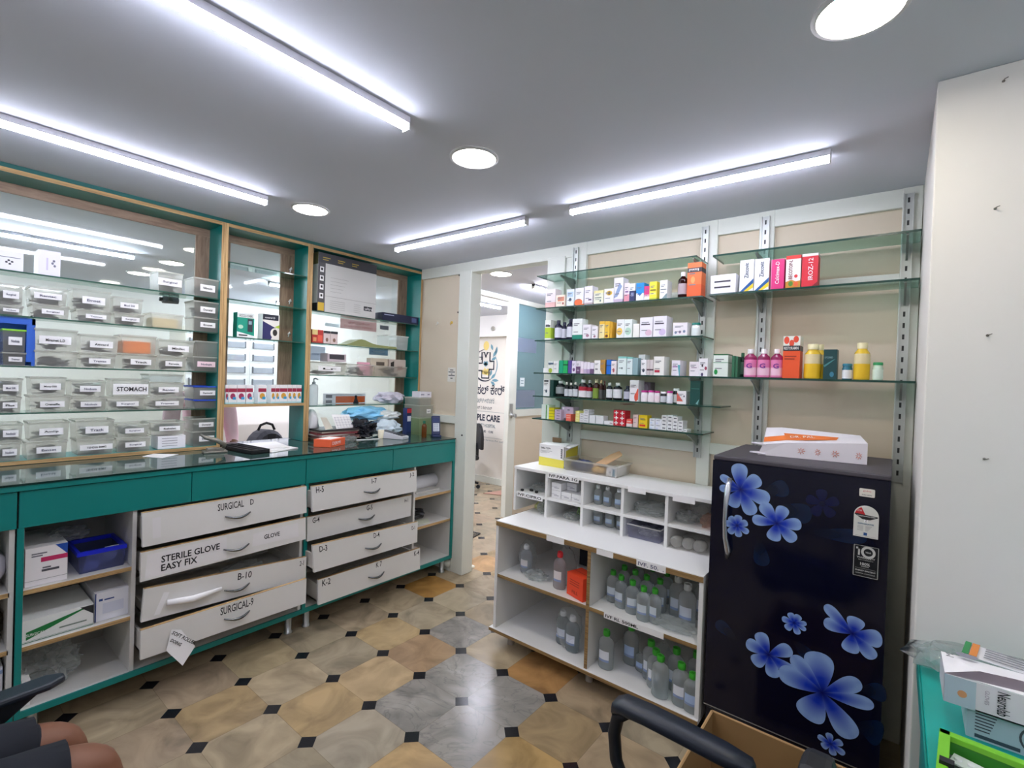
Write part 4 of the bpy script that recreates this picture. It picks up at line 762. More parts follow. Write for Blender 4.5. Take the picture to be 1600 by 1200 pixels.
lcarton(-8, 37, 392, RZB[0], '#ececf0', 'o 4 4 .5 .5 #44444c;o 5.2 3.2 .5 .5 #44444c;o 6 4.4 .5 .5 #44444c;o 4.8 5 .5 .5 #44444c;1 6.5 9 6.8 #70707a', 'white carton with dot pattern at far left, top left-cabinet shelf', lines=False)
lcarton(60, 95, 392, RZB[0], '#eae8f2', 'o 6.4 5 .6 .5 #6a6a7a;o 7.4 4 .6 .5 #6a6a7a;o 7 6 .6 .5 #6a6a7a;3.6 2 4.4 7 #cfc6dc', 'pale lilac carton standing alone on the top left-cabinet shelf', lines=False)
lcarton(247, 290, 681, RZB[4], '#efeef2', '', 'white carton with lines of print, lowest left-cabinet shelf', lines=((.8, .7), (.6, .7), (.4, .7), (.2, .7)))
# blue crate behind the first bins of the third shelf
y0, y1 = at(-20, 540, x=-3.25).y, at(54, 540, x=-3.24).y
t = thing('crate', 'blue plastic crate at left end of the third left-cabinet shelf', 'crate', (0, 0, 0)); BLU = mat('#2a62c8', .4)
mb = MB().box(-3.385, -3.375, y0, y1, 1.531, 1.755, BLU)
for a, b_ in ((1.531, 1.55), (1.72, 1.755)): mb.box(-3.375, -3.225, y1-.012, y1, a, b_, BLU)
for k in range(6): mb.box(-3.375+.027*k, -3.362+.027*k, y1-.010, y1-.002, 1.55, 1.72, BLU)
for k in range(9): mb.box(-3.375, -3.225, y1-.010, y1-.004, 1.56+.018*k, 1.568+.018*k, BLU)
mb.box(-3.235, -3.225, y0, y1, 1.725, 1.755, BLU).box(-3.234, -3.226, y1-.03, y1, 1.55, 1.725, BLU).build('lattice', t)
# ---- middle cabinet
A2 = 1.7505
lcarton(371, 398, 489, A2, '#0f9a82', '0 8 10 10 #dfe6e6;p 0 0 0 2.2 10 .8 10 0 #e8eeee;p 6 2.4 6 7.6 9 7.6 9 2.4 #2c3440;6.6 5.4 8.4 6.8 #8fa8b8;o 2 4.2 1.5 .8 #b8e0c8;1 .6 6 1.1 #3a3a40', 'teal green glucose meter carton on the middle cabinet shelf', lines=False, depth=.06, text=[('ACCU-CHEK', .1, .83, .8, .1, '#50565c', 0)])
lcarton(411, 437, 491, A2, '#ece9e4', '0 7.6 9.4 9.8 #1e2134;p 0 0 0 7 8 4.6 5 0 #2b2c64;o 7.2 2.6 2.6 2 #f0ece4;o 7.4 2.8 1.4 1.3 #2a2622;p 7 5 10 4.6 10 6 #b8d040', 'white and purple monitor carton on the middle cabinet shelf', lines=False, depth=.07, text=[('control D', .12, .82, .6, .07, '#f0f0f4', 0)])
cx = [(352.5, 357.5, 0), (358, 370.5, 0), (371, 384, 0), (385, 395.5, 0), (404, 416.5, 1), (424, 430.5, 1), (431, 437, 1), (437.5, 449.5, 1), (450, 456.5, 1), (457, 463.5, 1), (464, 471.5, 1)]
for i, (l, r_, k) in enumerate(cx):
    a = at(l, 601, x=-3.225); b_ = at(r_, 601, x=-3.225); c = '#d8a03c' if k else '#a8345c'
    o = carton(a.y, b_.y, -3.225, 1.3335, at(l, 601.5, x=-3.225).z, .06, '#f2f0f0', '0 6.2 10 8.2 #a02a48;o 5 4 3.2 1.6 %s;5 2.2 9 3.6 #3aa0d0;0 0 10 .8 #bfe0e4' % c, axis='x', lines=False, name='vial_carton')
    note(o, 'white carton, maroon band, '+('orange disc' if k else 'purple disc'), '=> in the middle cabinet row', 'carton', 'maroon-banded cartons in the middle cabinet')
# ---- right cabinet
t = thing('television_carton', 'very large grey and black appliance carton in the right cabinet', 'carton'); x = -3.215
a, b_ = at(496.5, 440, x=x).y, at(588, 440, x=x).y; z0, z1 = 1.9805, 2.395
d = MB().box(-3.37, x, a, b_, z0, z1, mat('#cdcdca', .6)); P = lambda u, v, k=.0006: (x+k, a+u*(b_-a), z0+v*(z1-z0))
qd = lambda u0, v0, u1, v1, m_, k=.0006: d.quad(P(u0, v0, k), P(u1, v0, k), P(u1, v1, k), P(u0, v1, k), m_)
qd(0, .83, 1, 1, mat('#3a3b42', .5)); qd(0, .0, .115, .83, mat('#4c4b4e', .5)); qd(.01, .01, .105, .15, mat('#d8b43c', .5), .001)
for k in range(4): qd(.03, .22+.15*k, .09, .31+.15*k, PAPER, .001); qd(.045, .25+.15*k, .075, .29+.15*k, INK, .0014)
for k in range(3): qd(.07+.24*k, .915-.0*k, .19+.24*k, .93, mat('#b8a040', .5), .001); qd(.07+.24*k, .88, .16+.24*k, .893, mat('#b8a040', .5), .001)
qd(.115, .27, 1, .275, mat('#8f8f8c', .6), .001)
for k in range(5): qd(.2, .6-.06*k, .5-.03*k, .605-.06*k, mat('#9d9d9a', .6), .001); qd(.2, .2-.035*k, .45, .205-.035*k, mat('#9d9d9a', .6), .001); qd(.6, .2-.035*k, .72, .205-.035*k, mat('#9d9d9a', .6), .001)
qd(.78, .12, .93, .2, mat('#2c2c34', .5), .001); write(d, 'ultra', P(.8, .135), (0, 1, 0), (0, 0, 1), .07, .02, PAPER, off=.002)
sd = mat('#6d6844', .6); d.quad((-3.37, a-.0005, z0+.8*(z1-z0)), (x, a-.0005, z0+.8*(z1-z0)), (x, a-.0005, z1), (-3.37, a-.0005, z1), sd); d.quad((-3.37, a-.0005, z0), (x, a-.0005, z0), (x, a-.0005, z0+.14*(z1-z0)), (-3.37, a-.0005, z0+.14*(z1-z0)), INK)
d.build('box', t)
lcarton(598, 654, 492, 1.9805, '#1c2444', '8 2 9.4 8 #54608c;.4 7 3 8 #aab0cc', 'long dark navy carton on upper shelf of right cabinet', x=-3.22, lines=False)
z = 1.7555
lcarton(488, 505, 515, z, '#c23a34', '0 6 5 10 #e6ce8a;5 1 9.4 6 #e6604a;1 1 4 4 #e2a06a', 'small red patterned carton on second shelf of right cabinet', lines=False, depth=.09)
lcarton(506, 516.5, 517, z, '#e0cdca', '0 8 10 10 #3a3a40;o 5 3 2 1.6 #8a6a5a', 'left pink black-topped carton beside red carton, right cabinet', lines=False, depth=.06)
lcarton(517, 528, 518, z, '#e0cdca', '0 8 10 10 #3a3a40;o 5 3 2 1.6 #8a6a5a', 'right pink black-topped carton beside red carton, right cabinet', lines=False, depth=.06)
pl = at(543, 541, x=-3.22); pr2 = at(620, 546, x=-3.22)
mb = MB(); n = 12; bot = [(-3.22, pl.y+(pr2.y-pl.y)*k/n, z+.001) for k in range(n+1)]; top = [(p[0], p[1], p[2]+.004+.032*math.exp(-((k-3.2)/2.2)**2)+.02*min(1, k/3)*(1-k/n*.3)) for k, p in enumerate(bot)]
mb.add(bot+top+[(q[0]-.14, q[1], q[2]) for q in bot+top], [(k, k+1, k+n+2, k+n+1) for k in range(n)]+[(k+n+1, k+n+2, k+3*n+4, k+3*n+3) for k in range(n)]+[(0, n+1, 3*n+3, 2*n+2), (n, 3*n+2-0, 4*n+3, 2*n+1)], mat('#8e9660', .6))
tag(mb.build('folder'), 'floppy olive green folder lying on right cabinet second shelf', 'folder')
bin_at(at(607, 530, x=-3.22).y, at(638, 530, x=-3.22).y, z, z+.115, lab='frosted clear bin at right end, second shelf of right cabinet', labm=False, content=None, group=None, bm=FILM2)
z = 1.5305
bin_at(at(482, 575, x=-3.22).y, at(541, 575, x=-3.22).y, z, z+.095, lab='clear bin marked Lr on third shelf of right cabinet', txt='Lr', group=None, col=1, frac=.3)
bin_at(at(542, 575, x=-3.22).y, at(584, 575, x=-3.22).y, z, z+.09, lab='middle clear bin on third shelf of right cabinet', labm=False, group=None, col=3, frac=.7)
bin_at(at(585, 575, x=-3.22).y, at(636, 575, x=-3.22).y, z, z+.085, lab='rightmost clear bin on third shelf of right cabinet', labm=False, group=None, col=3, frac=.8)
lcarton(512, 541, 553, z+.098, '#cdbfc6', '1 3 9 9 #3c3840', 'low carton with black panel, on the bin marked Lr', x=-3.24, lines=False, depth=.1)
lcarton(560, 578, 566, z+.002, '#e8a8bc', '', 'pink packet tucked in bin of right cabinet third shelf', x=-3.26, lines=False, depth=.02)
lcarton(580, 606, 560, z+.002, '#c9bda8', '3 6 8 8 #5a5048', 'beige printed carton in bin, right cabinet third shelf', x=-3.27, lines=False, depth=.06)
lcarton(608, 634, 562, z+.002, '#c6b8ae', 'p 1 3 1 8 3 9 3 2 #2a2624;5 4 8 6 #8a4a44', 'beige carton with black curve, right cabinet third shelf', x=-3.28, lines=False, depth=.06)
# sanitiser, sticker, cloth on the lowest glass shelf
z = 1.3105; p = at(489.5, 631, x=-3.27)
t = thing('sanitizer_bottle', 'clear pump bottle on lowest shelf of the right cabinet', 'bottle', (-3.27, p.y, z))
MB().lathe([(.026, 0), (.03, .004), (.03, .125), (.026, .145), (.011, .152)], thin('#f4f6f8', 1, milky=.4), n=18).build('body', t)
MB().lathe([(.012, .15), (.012, .165), (.004, .168), (.004, .19)], mat('#8f979c', .4), n=12).tube([(0, 0, .188), (0, .012, .192), (0, .03, .184)], .005, mat('#8f979c', .4)).build('pump', t)
def notice(px0, py0, px1, py1, x, base, design, lab, text=None, name='notice', cat='notice'):
    a = at(px0, py0, x=x); b_ = at(px1, py1, x=x); o = carton(a.y, b_.y, x, b_.z, a.z, .0012, base, design, axis='x', name=name, lines=False, text=text, paper=True); return tag(o, lab, cat)
notice(505, 615, 571, 631, -3.407, '#d8d8dc', '2.8 1.5 9.8 7.5 #ee6a1e;.6 6 2 9 #8a8a94;.6 1.4 2 4 #8a8a94;p 6.9 .8 7.3 6 7.8 6 8.3 .8 #2a2a3a;o 7.55 7 .35 1.4 #2a2a3a;1 8.6 9 9 #9a9aa4', 'long sticker with orange band on glass of right cabinet')
notice(532, 497, 588, 519, -3.407, '#dcc2c2', '', 'greyish pink sign on the glass behind the right cabinet', text=[('ಸ್ಕ್ಯಾನಿಂಗ್', .2, .55, .6, .25, '#b88a8c', 0), ('SCANNING REPORT', .1, .2, .8, .2, '#b88a8c', 0)])
notice(594, 508, 607, 516, -3.407, '#8c8e98', '', 'small grey sticker on glass of right cabinet'); notice(577, 543, 606, 556, -3.407, '#8fa4b4', '2 4 8 6 #c0ccd6', 'grey blue sticker on glass of right cabinet')
notice(482, 540, 508, 564, -3.407, '#d6dae4', '2 4 7 5 #c6cbd8', 'pale paper on glass at left of right cabinet'); notice(508, 504, 530, 512, -3.407, '#eef2f6', '.5 .5 9.5 9.5 #f6f8fb', 'thin outlined white notice on right cabinet glass')
p = at(610, 620, x=-3.29)
blob((p.x, p.y, 1.3105+.045), (.08, .135, .05), mat('#d3cfdc', .8), 'folded_cloth', amp=.38, seed=4, flatbot=.86, freq=2.2); tag(bpy.data.objects['folded_cloth'], 'crumpled pale lilac cloth on lowest shelf of right cabinet', 'cloth')
t = thing('security_camera', 'small black camera outside the left cabinet glass, under top shelf', 'camera', (-3.44, 0, 0)); a_, b_ = at(249, 467, x=-3.44), at(278, 470, x=-3.44)
MB().tube([(0, a_.y, a_.z), (0, a_.y+.015, a_.z-.001)], .012, INK, n=12).tube([(0, a_.y+.015, a_.z-.001), (0, b_.y, b_.z)], .021, mat('#3c424c', .35), n=14).build('body', t); MB().box(.012, .033, (a_.y+b_.y)/2-.01, (a_.y+b_.y)/2+.01, a_.z-.01, a_.z+.01, INK).build('mount', t)
# ---- things on the counter, right part
z = CT
def place(px, pb, pt): return stand(px, pb, pt, CT)
pts = [at(487, 690, z=z), at(503, 700, z=z), at(537, 694, z=z), at(516, 684, z=z)]
# tissue carton, orange
o = MB(); q = [Vector((-2.93, 1.66, z)), Vector((-2.83, 1.72, z)), Vector((-2.90, 1.87, z)), Vector((-3.0, 1.81, z))]; q = [v+Vector((0, 0, .0008)) for v in q]
OR = mat('#f2673c', .5); o.slab(q, (0, 0, 1), .05, OR); c4 = sum(q, Vector())/4
o.quad(*[c4+(v-c4)*.72+Vector((0, 0, .0506)) for v in q], mat('#f3ece8', .6))
R = (q[2]-q[1]).normalized(); write(o, 'DERMI', q[1]+R*.02+Vector((0, 0, .015)), R, (0, 0, 1), .09, .02, PAPER)
o = o.build('tissue_carton', bevel=.002); tag(o, 'orange and white carton at front edge of the counter', 'carton')
p = at(545, 690, z=z); o = blob((p.x, p.y, z+.02), (.045, .06, .022), FILM2, 'plastic_wrap', amp=.35, seed=9, flatbot=.8); tag(o, 'crumpled clear wrap right of the orange carton on counter', 'plastic wrap')
mb = MB()
def pile(x0, x1, y0, y1, z0, n, cols, th=.006, name='file', labs=None, cat='file', grp=None):
    zz = z0+.0008
    for i in range(n):
        T = Matrix.Translation(((x0+x1)/2+rnd(-.01, .01), (y0+y1)/2+rnd(-.015, .015), zz)) @ Matrix.Rotation(rnd(-.12, .12), 4, 'Z')
        t_ = th[i] if isinstance(th, (list, tuple)) else th
        o = MB().box(-(x1-x0)/2, (x1-x0)/2, -(y1-y0)/2, (y1-y0)/2, 0, t_, mat(cols[i % len(cols)], .6), T=T).build(name); tag(o, labs[i], cat, grp); zz += t_+.0006
    return zz
zt = pile(-3.30, -3.08, 1.80, 2.10, z, 7, ['#4c4238', '#b4a18c', '#6d4a44', '#dcd6ce', '#8c3f44', '#c9bcae', '#2f2a2c'], [.012, .01, .014, .008, .014, .01, .012], 'file_folder',
          ['lowest dark brown file in pile behind orange carton', 'tan file second lowest in pile behind orange carton', 'brown red file in pile behind orange carton', 'pale file midway in pile behind orange carton', 'maroon file in pile behind orange carton', 'beige file second from top of counter pile', 'black file topping the pile behind orange carton'], 'file', 'files piled on the counter')
a = at(540, 666, x=-3.10); b_ = at(541, 640, x=-3.10)
mb = MB().quad((-3.09, 1.92, zt+.001), (-3.11, 2.07, zt+.001), (-3.17, 2.07, zt+.092), (-3.16, 1.92, zt+.098), PAPER)
for k in range(5): mb.quad(*[Vector((-3.09-.014*v, 1.93+.13*u, zt+.001+.019*v))+Vector((.002, 0, .0008)) for u, v in ((0, k*.9+.3), (1, k*.9+.3), (1, k*.9+.36), (0, k*.9+.36))], mat('#9a9aa8', .7))
for k in range(6): mb.quad(*[Vector((-3.09-.014*v, 1.935+.024*k+.002*u, zt+.001+.019*v))+Vector((.002, 0, .0008)) for u, v in ((0, .3), (1, .3), (1, 4.2), (0, 4.2))], mat('#a8a8b4', .7))
tag(mb.build('calendar_sheet'), 'printed calendar sheet leaning above the counter files', 'paper')
mb = MB().quad((-3.08, 1.83, zt+.0015), (-3.12, 1.91, zt+.0015), (-3.24, 1.93, zt+.07), (-3.20, 1.86, zt+.075), mat('#dcd3c4', .7)); tag(mb.build('paper_sheet'), 'tilted cream paper leaning left of calendar sheet', 'paper')
o = blob((-3.27, 1.83, z+.12), (.05, .05, .09), mat('#e3e3e6', .8), 'paper_bundle', amp=.25, seed=3, flatbot=.95); tag(o, 'white crumpled bundle at left of the counter files', 'bundle')
o = blob((-3.24, 2.26, z+.175), (.09, .19, .05), mat('#8fd4fa', .25), 'plastic_bag', amp=.4, seed=5, freq=1.8); tag(o, 'bright blue plastic bag heaped at back of counter', 'bag')
o = blob((-3.15, 2.16, z+.062), (.09, .115, .065), mat('#1e1f27', .2), 'plastic_bag', amp=.5, seed=11, flatbot=.92, freq=2.6, sub=4); tag(o, 'glossy black plastic bag under the blue bag', 'bag')
o = blob((-3.17, 2.40, z+.062), (.09, .12, .066), mat('#d5e5ee', .3), 'plastic_bag', amp=.4, seed=13, flatbot=.92); tag(o, 'pale bluish plastic bag heaped beside dark blue pack', 'bag')
o = blob((-3.21, 2.43, z+.155), (.07, .12, .04), mat('#e2e8e6', .3), 'plastic_bag', amp=.45, seed=17); tag(o, 'whitish plastic bag lying over pale bluish bag', 'bag')
p, h = place(595, 685, 672); t = MB().lathe([(.019, 0), (.024, h), (.022, h), (.018, .004)], mat('#efe8d0', .5), T=Matrix.Translation((p.x, p.y, z+.0006)), n=20, cap=True).build('paper_cup'); tag(t, 'small cream paper cup on the counter', 'cup')
mb = MB().slab([(-3.04, 2.05, z+.001), (-3.0, 2.22, z+.001), (-3.012, 2.225, z+.001), (-3.052, 2.055, z+.001)], (0, 0, 1), .004, PAPER); tag(mb.build('paper_strip'), 'narrow white paper strip left of the paper cup', 'paper')
# desk calculator / printer, white with dark face
t = thing('calculator', 'white sloping calculator with dark face right of paper cup', 'calculator', (-2.97, 2.33, z+.0005), math.radians(22))
MB().slab([(-.10, -.045, 0), (.10, -.045, 0), (.10, -.045, .022), (-.10, -.045, .06)], (0, 1, 0), .09, mat('#d5d7dd', .4)).build('case', t, bevel=.004)
k = MB(); k.quad((-.09, -.036, .0588), (.0, -.036, .0417), (.0, .036, .0417), (-.09, .036, .0588), mat('#3a3c44', .3)); k.build('display', t)
for i in range(4):
    for j in range(3): pass
mb = MB()
for i in range(4):
    for j in range(4): x_ = .012+i*.02; mb.box(x_, x_+.014, -.036+j*.018, -.024+j*.018, .0385-i*.0038, .0425-i*.0038, mat('#4a4c55', .4))
o = mb.build('keypad', t)
p, h = place(665, 684, 657); o = bottle(p.x-.02, p.y, z+.0005, .13, .02, '#a8682c', '#0f6a4c', None, name='oil_bottle', neck=.5, bodymat=thin('#c8843a', .9, milky=.35)); tag(o, 'small amber bottle with green cap on the counter', 'bottle')
# card terminal
t = thing('card_terminal', 'dark blue handheld payment terminal at counter end', 'card terminal', (-2.86, 2.655, z+.0005), math.radians(-30))
NB = mat('#1c2a58', .35); MB().box(-.045, .045, -.035, .035, 0, .016, NB).build('base', t, bevel=.005)
T = Matrix.Translation((.0, 0, .012)) @ Matrix.Rotation(math.radians(-12), 4, 'Y')
MB().box(-.018, .012, -.034, .034, 0, .155, NB, T=T).build('handset', t, bevel=.006)
mb = MB().box(.012, .0145, -.024, .024, .03, .095, mat('#d5dae4', .4), T=T); mb.box(.012, .014, -.026, .026, .10, .135, mat('#2a3a6c', .2), T=T)
for i in range(3):
    for j in range(4): mb.box(.0145, .0155, -.018+i*.013, -.009+i*.013, .036+j*.014, .045+j*.014, mat('#a8b0c4', .5), T=T)
mb.build('keypad', t)
# tall dark-blue pack with red top
p, h = stand(636, 676, 634, z); o = carton(2.555, 2.60, -3.10, z+.0005, z+.215, .05, '#22346e', '0 7.4 10 10 #20253f;0 8.2 10 9.8 #c42c3c;1 5 9 7 #d8dae6;0 0 10 1 #1a2858', axis='x', lines=False, name='tall_pack'); tag(o, 'tall blue pack with red top beside stacked bins', 'pack')
# bins at the counter end
for i, (z0, z1, l, r_, mm, lab) in enumerate(((z+.001, z+.145, 2.60, 2.735, thin('#dcecc8', 1, rough=.2, milky=.4), 'lowest greenish clear bin of stack at counter end'), (z+.146, z+.245, 2.60, 2.745, thin('#efefe8', 1, rough=.2, milky=.4), 'middle clear bin of stack at counter end'), (z+.246, z+.305, 2.60, 2.72, thin('#f2f2ee', 1, rough=.2, milky=.35), 'topmost clear bin of stack at counter end'))):
    bin_at(l, r_, z0, z1, x=-3.0, depth=.19, lab=lab, labm=(None if i == 1 else False), labw=.3, labx=.5, content=None, group='clear bins stacked at counter end', bm=mm)
for i, (a, b_) in enumerate(((2.605, 2.675), (2.677, 2.725))):
    o = carton(a, b_, -3.005, z+.306, z+.352, .1, '#e4e2ea', '1 4 6 6 #8a8aa0', axis='x', lines=False, name='small_carton'); tag(o, ('wider' if i == 0 else 'narrower')+' white carton on the bins at counter end', 'carton')
# ---- things on the counter, serving opening and left
t = thing('pen_tray', 'black compartment tray on counter beside white papers', 'tray', (-3.03, 1.28, z+.0005), math.radians(6))
mb = MB().box(-.17, .17, -.055, .055, 0, .006, BLACKP)
for yy in (-.055, -.018, .018, .051): mb.box(-.17, .17, yy, yy+.004, 0, .024, BLACKP)
for xx in (-.17, .166): mb.box(xx, xx+.004, -.055, .055, 0, .024, BLACKP)
mb.build('tray', t)
for k, (c, yy) in enumerate((('#b0b4bc', -.04), ('#c9a24c', -.028), ('#d8d8dc', .0), ('#8a3a34', .03), ('#d2d4d8', .042))):
    p_ = MB().tube([(-.1+.02*k, yy, .012), (.12, yy+.004, .012)], .004, mat(c, .4)); p_.build('pen', t)
for k, (x_, y_, r_, w_, h_, lab) in enumerate(((-3.03, 1.41, .35, .21, .29, 'lowest of the white papers heaped right of pen tray'), (-3.05, 1.43, .1, .21, .29, 'middle of the white papers heaped right of pen tray'), (-3.1, 1.44, -.15, .2, .28, 'topmost of the white papers heaped right of pen tray'))):
    T = Matrix.Translation((x_, y_, z+.0008+.004*k)) @ Matrix.Rotation(r_, 4, 'Z'); o = MB().box(-h_/2, h_/2, -w_/2, w_/2, 0, .003, PAPER, T=T).build('paper_stack'); tag(o, lab, 'papers', 'white papers on the counter')
mb = MB().slab([at(222, 713.5, z=z+.0007), at(253, 716, z=z+.0007), at(279, 710, z=z+.0007), at(240, 709, z=z+.0007)], (0, 0, 1), .001, PAPER); tag(mb.build('paper_slip'), 'blank white paper slip on left part of the counter', 'paper')
# metal punch with raised lever
t = thing('paper_punch', 'worn metal paper punch with raised lever on the counter', 'paper punch', (-3.06, 1.13, z+.0005), math.radians(80)); GM = mat('#8d8a82', .35, metal=.7)
MB().box(-.06, .06, -.035, .035, 0, .012, GM).box(-.045, .045, -.025, .0, .012, .03, GM).build('base', t, bevel=.003)
MB().tube([(.04, -.02, .03), (.045, -.03, .045), (.0, -.03, .075), (-.05, -.02, .09), (-.075, -.015, .11)], [.010, .012, .014, .011, .006], GM, n=10).build('lever', t)
# ---- base cabinet contents
def fcarton(l, r_, tp, z0, base, design, lab, x=FRX-.03, depth=.3, **k): return lcarton(l, r_, tp, z0, base, design, lab, x=x, depth=depth, **k)
fcarton(40, 106, 853, .6255, '#eeeaea', 'p 7 10 10 10 10 7 #1d4fae;3.6 6 10 7.2 #c42a62;4 4.2 6 4.6 #6a6a70;3.8 3.4 8 4 #54545c;0 1.4 10 1.5 #8a8a8a', 'white carton with magenta stripe and blue corner, cabinet shelf', lines=((.82, .5), (.76, .4)), x=-2.76)
t = thing('food_container', 'translucent container with blue rim on the upper cabinet shelf', 'container')
y0, y1 = at(122, 870, x=-2.78).y, at(196, 860, x=-2.78).y
MB().add([(x_, y_, z_) for z_, k in ((.626, .93), (.715, 1)) for x_, y_ in ((-2.78, (y0+y1)/2-(y1-y0)/2*k), (-2.78, (y0+y1)/2+(y1-y0)/2*k), (-3.0, (y0+y1)/2+(y1-y0)/2*k), (-3.0, (y0+y1)/2-(y1-y0)/2*k))], [(0, 1, 5, 4), (1, 2, 6, 5), (2, 3, 7, 6), (3, 0, 4, 7), (0, 3, 2, 1)], thin('#8f9ad0', .9, rough=.2, milky=.4)).build('tub', t)
rim = MB(); BL2 = mat('#1a2ad0', .3)
for a in ((-2.786, -2.774, y0-.004, y1+.004), (-3.005, -2.993, y0-.004, y1+.004), (-2.993, -2.786, y0-.004, y0+.008), (-2.993, -2.786, y1-.008, y1+.004)): rim.box(*a, .704, .722, BL2)
rim.build('rim', t)
for k, (a, b_) in enumerate(((.02, .08), (.09, .15))): tag(MB().slab([(-2.80-.05*k, y0+a, .63), (-2.80-.05*k, y0+b_-.01, .63), (-2.82-.05*k, y0+b_+.02, .70), (-2.82-.05*k, y0+a+.02, .70)], (1, 0, 0), .003, PAPER).build('paper_leaflet'), ('left', 'right')[k]+' white leaflet leaning inside the blue-rimmed container', 'leaflet')
o = blob((-2.92, y0-.01, .78), (.06, .07, .03), FILM2, 'plastic_wrap', amp=.4, seed=21); tag(o, 'crumpled clear wrap above the blue-rimmed container', 'plastic wrap')
fcarton(34, 146, 957, .3955, '#e8ebe8', 'p .6 1.6 .6 5 9 9.4 9.9 8 8.3 8.4 #157a3c;p 8 9.6 10 9.6 10 5.4 #20242a;0 .4 10 .7 #2a6a4a;0 1 10 1.1 #2a6a4a;5 3 9 3.6 #7a8a80', 'flat white carton with green band on lower cabinet shelf', lines=False, x=-2.75, text=[('SURGICAL GLOVES', .06, .3, .45, .12, '#eef4f0', 0)])
fcarton(149, 207, 921, .3955, '#e2e3ea', '1 7 2 7.8 #2a4a8a;2.4 7 5 7.5 #2a4a8a;2 2.4 7.6 6 #cfd3e2;0 0 .3 10 #28407c', 'grey-white carton with blue print on lower cabinet shelf', lines=False, x=-2.77)
p = at(75, 1060, z=.14); o = blob((-2.90, .42, .225), (.12, .10, .08), FILM2, 'plastic_bag', amp=.45, seed=31, flatbot=.95, sub=4); tag(o, 'crumpled clear bag on bottom of left open cabinet', 'bag')
o = MB().box(-3.05, -2.755, .325, .35, .1375, .245, PAPER).build('white_carton'); tag(o, 'narrow white carton beside teal post, cabinet bottom', 'carton')
# far-left cabinet
o = blob((-2.86, .17, .715), (.13, .12, .08), mat('#dcdbe4', .5), 'diaper_pack', amp=.12, seed=8, flatbot=.98); tag(o, 'plump white packet on upper shelf of leftmost cabinet', 'packet')
o = blob((-2.88, .15, .475), (.13, .13, .07), thin('#8d8674', .9, rough=.2, milky=.6), 'plastic_bag', amp=.4, seed=12, flatbot=.95); tag(o, 'grubby beige plastic bag in leftmost cabinet', 'bag')
o = carton(.02, .27, -2.76, .1375, .33, .3, '#dfe1ea', '0 8.6 10 9.4 #8fa8cc', axis='x', name='packet_carton'); tag(o, 'white carton with blue rim in bottom of leftmost cabinet', 'carton')
# right open shelves of the right cabinet
t = thing('paper_roll', 'large white paper roll on top shelf beside drawers', 'roll', (-2.92, 2.53, .71)); MB().tube([(.0, -.19, 0), (.0, .17, 0)], .052, mat('#e6e5ea', .7), n=24).build('roll', t)
fc = carton(2.42, 2.66, -2.80, .656, .668, .2, '#cfcbc4', '', axis='x', lines=False, name='paper_pad'); tag(fc, 'flat pad under the large paper roll', 'pad')
o = blob((-2.93, 2.50, .47), (.08, .10, .035), mat('#2c2b30', .3), 'plastic_bag', amp=.4, seed=41, flatbot=.95); tag(o, 'dark plastic bag on middle shelf beside drawers', 'bag')
o = MB().slab([(-2.78, 2.40, .4318), (-2.75, 2.52, .4318), (-2.84, 2.58, .4318), (-2.9, 2.44, .4318)], (0, 0, 1), .004, mat('#d8dcc8', .7)).build('booklet'); tag(o, 'pale booklet on middle shelf beside drawers', 'booklet')
o = carton(2.41, 2.45, -2.78, .1375, .25, .1, '#e8dcd8', '2 5 9 8 #c42c3c', axis='x', name='small_carton', lines=False); tag(o, 'small red and white carton on bottom shelf beside drawers', 'carton')
# plastic packs peeking out of open drawers
for k, (i, a, b_) in enumerate(((2, .45, .75), (6, .1, .6), (7, .15, .55), (3, .3, .6))):
    x_, y0_, y1_, z0_ = dpos[i]; yc = y0_+(y1_-y0_)*(a+b_)/2; hh = (.10, .085, .095, .075)[k]
    o = blob((x_-.10, yc, z0_+.01+hh/2), (.07, (y1_-y0_)*(b_-a)/2, hh/2), (FILM2, mat('#4a4a55', .3), FILM2, mat('#6f7078', .4))[k], 'medicine_packets', amp=.4, seed=50+k, flatbot=.9)
    tag(o, ('packets in the drawer marked B-10', 'packets in the drawer marked D-3', 'packets in the drawer marked K-2', 'packets in the SURGICAL-9 drawer')[k], 'packets', kind='stuff')
#PART5
# ================================================================ PIGEONHOLE CONTENTS
p0 = at(850, 722, z=1.004)
x0, x1, y_ = -1.79, -1.60, 2.56; z = 1.0035
t = thing('opened_carton', 'opened white and yellow carton on top of the white unit', 'carton'); h = .135; YL = mat('#e8dc58', .55); WB = mat('#f1f0f0', .55)
d = MB()
for a in ((x0, x1, y_, y_+.003), (x0, x1, y_+.16, y_+.163), (x0, x0+.003, y_, y_+.163), (x1-.003, x1, y_, y_+.163)): d.box(*a, z, z+h, WB)
d.box(x0, x1, y_, y_+.163, z, z+.003, WB)
d.quad((x0, y_-.0006, z), (x1, y_-.0006, z), (x1, y_-.0006, z+h*.36), (x0, y_-.0006, z+h*.4), YL); d.quad((x1+.0006, y_+.02, z), (x1+.0006, y_+.16, z), (x1+.0006, y_+.16, z+h*.95), (x1+.0006, y_+.02, z+h*.8), mat('#c8bc3c', .55))
write(d, 'PARA TOP+', (x0+.015, y_-.001, z+h*.78), (1, 0, 0), (0, 0, 1), .075, .012, INK, bold=.02)
for k in range(3): d.quad((x0+.012, y_-.0006, z+h*(.7-.05*k)), (x0+.1-.02*k, y_-.0006, z+h*(.7-.05*k)), (x0+.1-.02*k, y_-.0006, z+h*(.71-.05*k)), (x0+.012, y_-.0006, z+h*(.71-.05*k)), GTD)
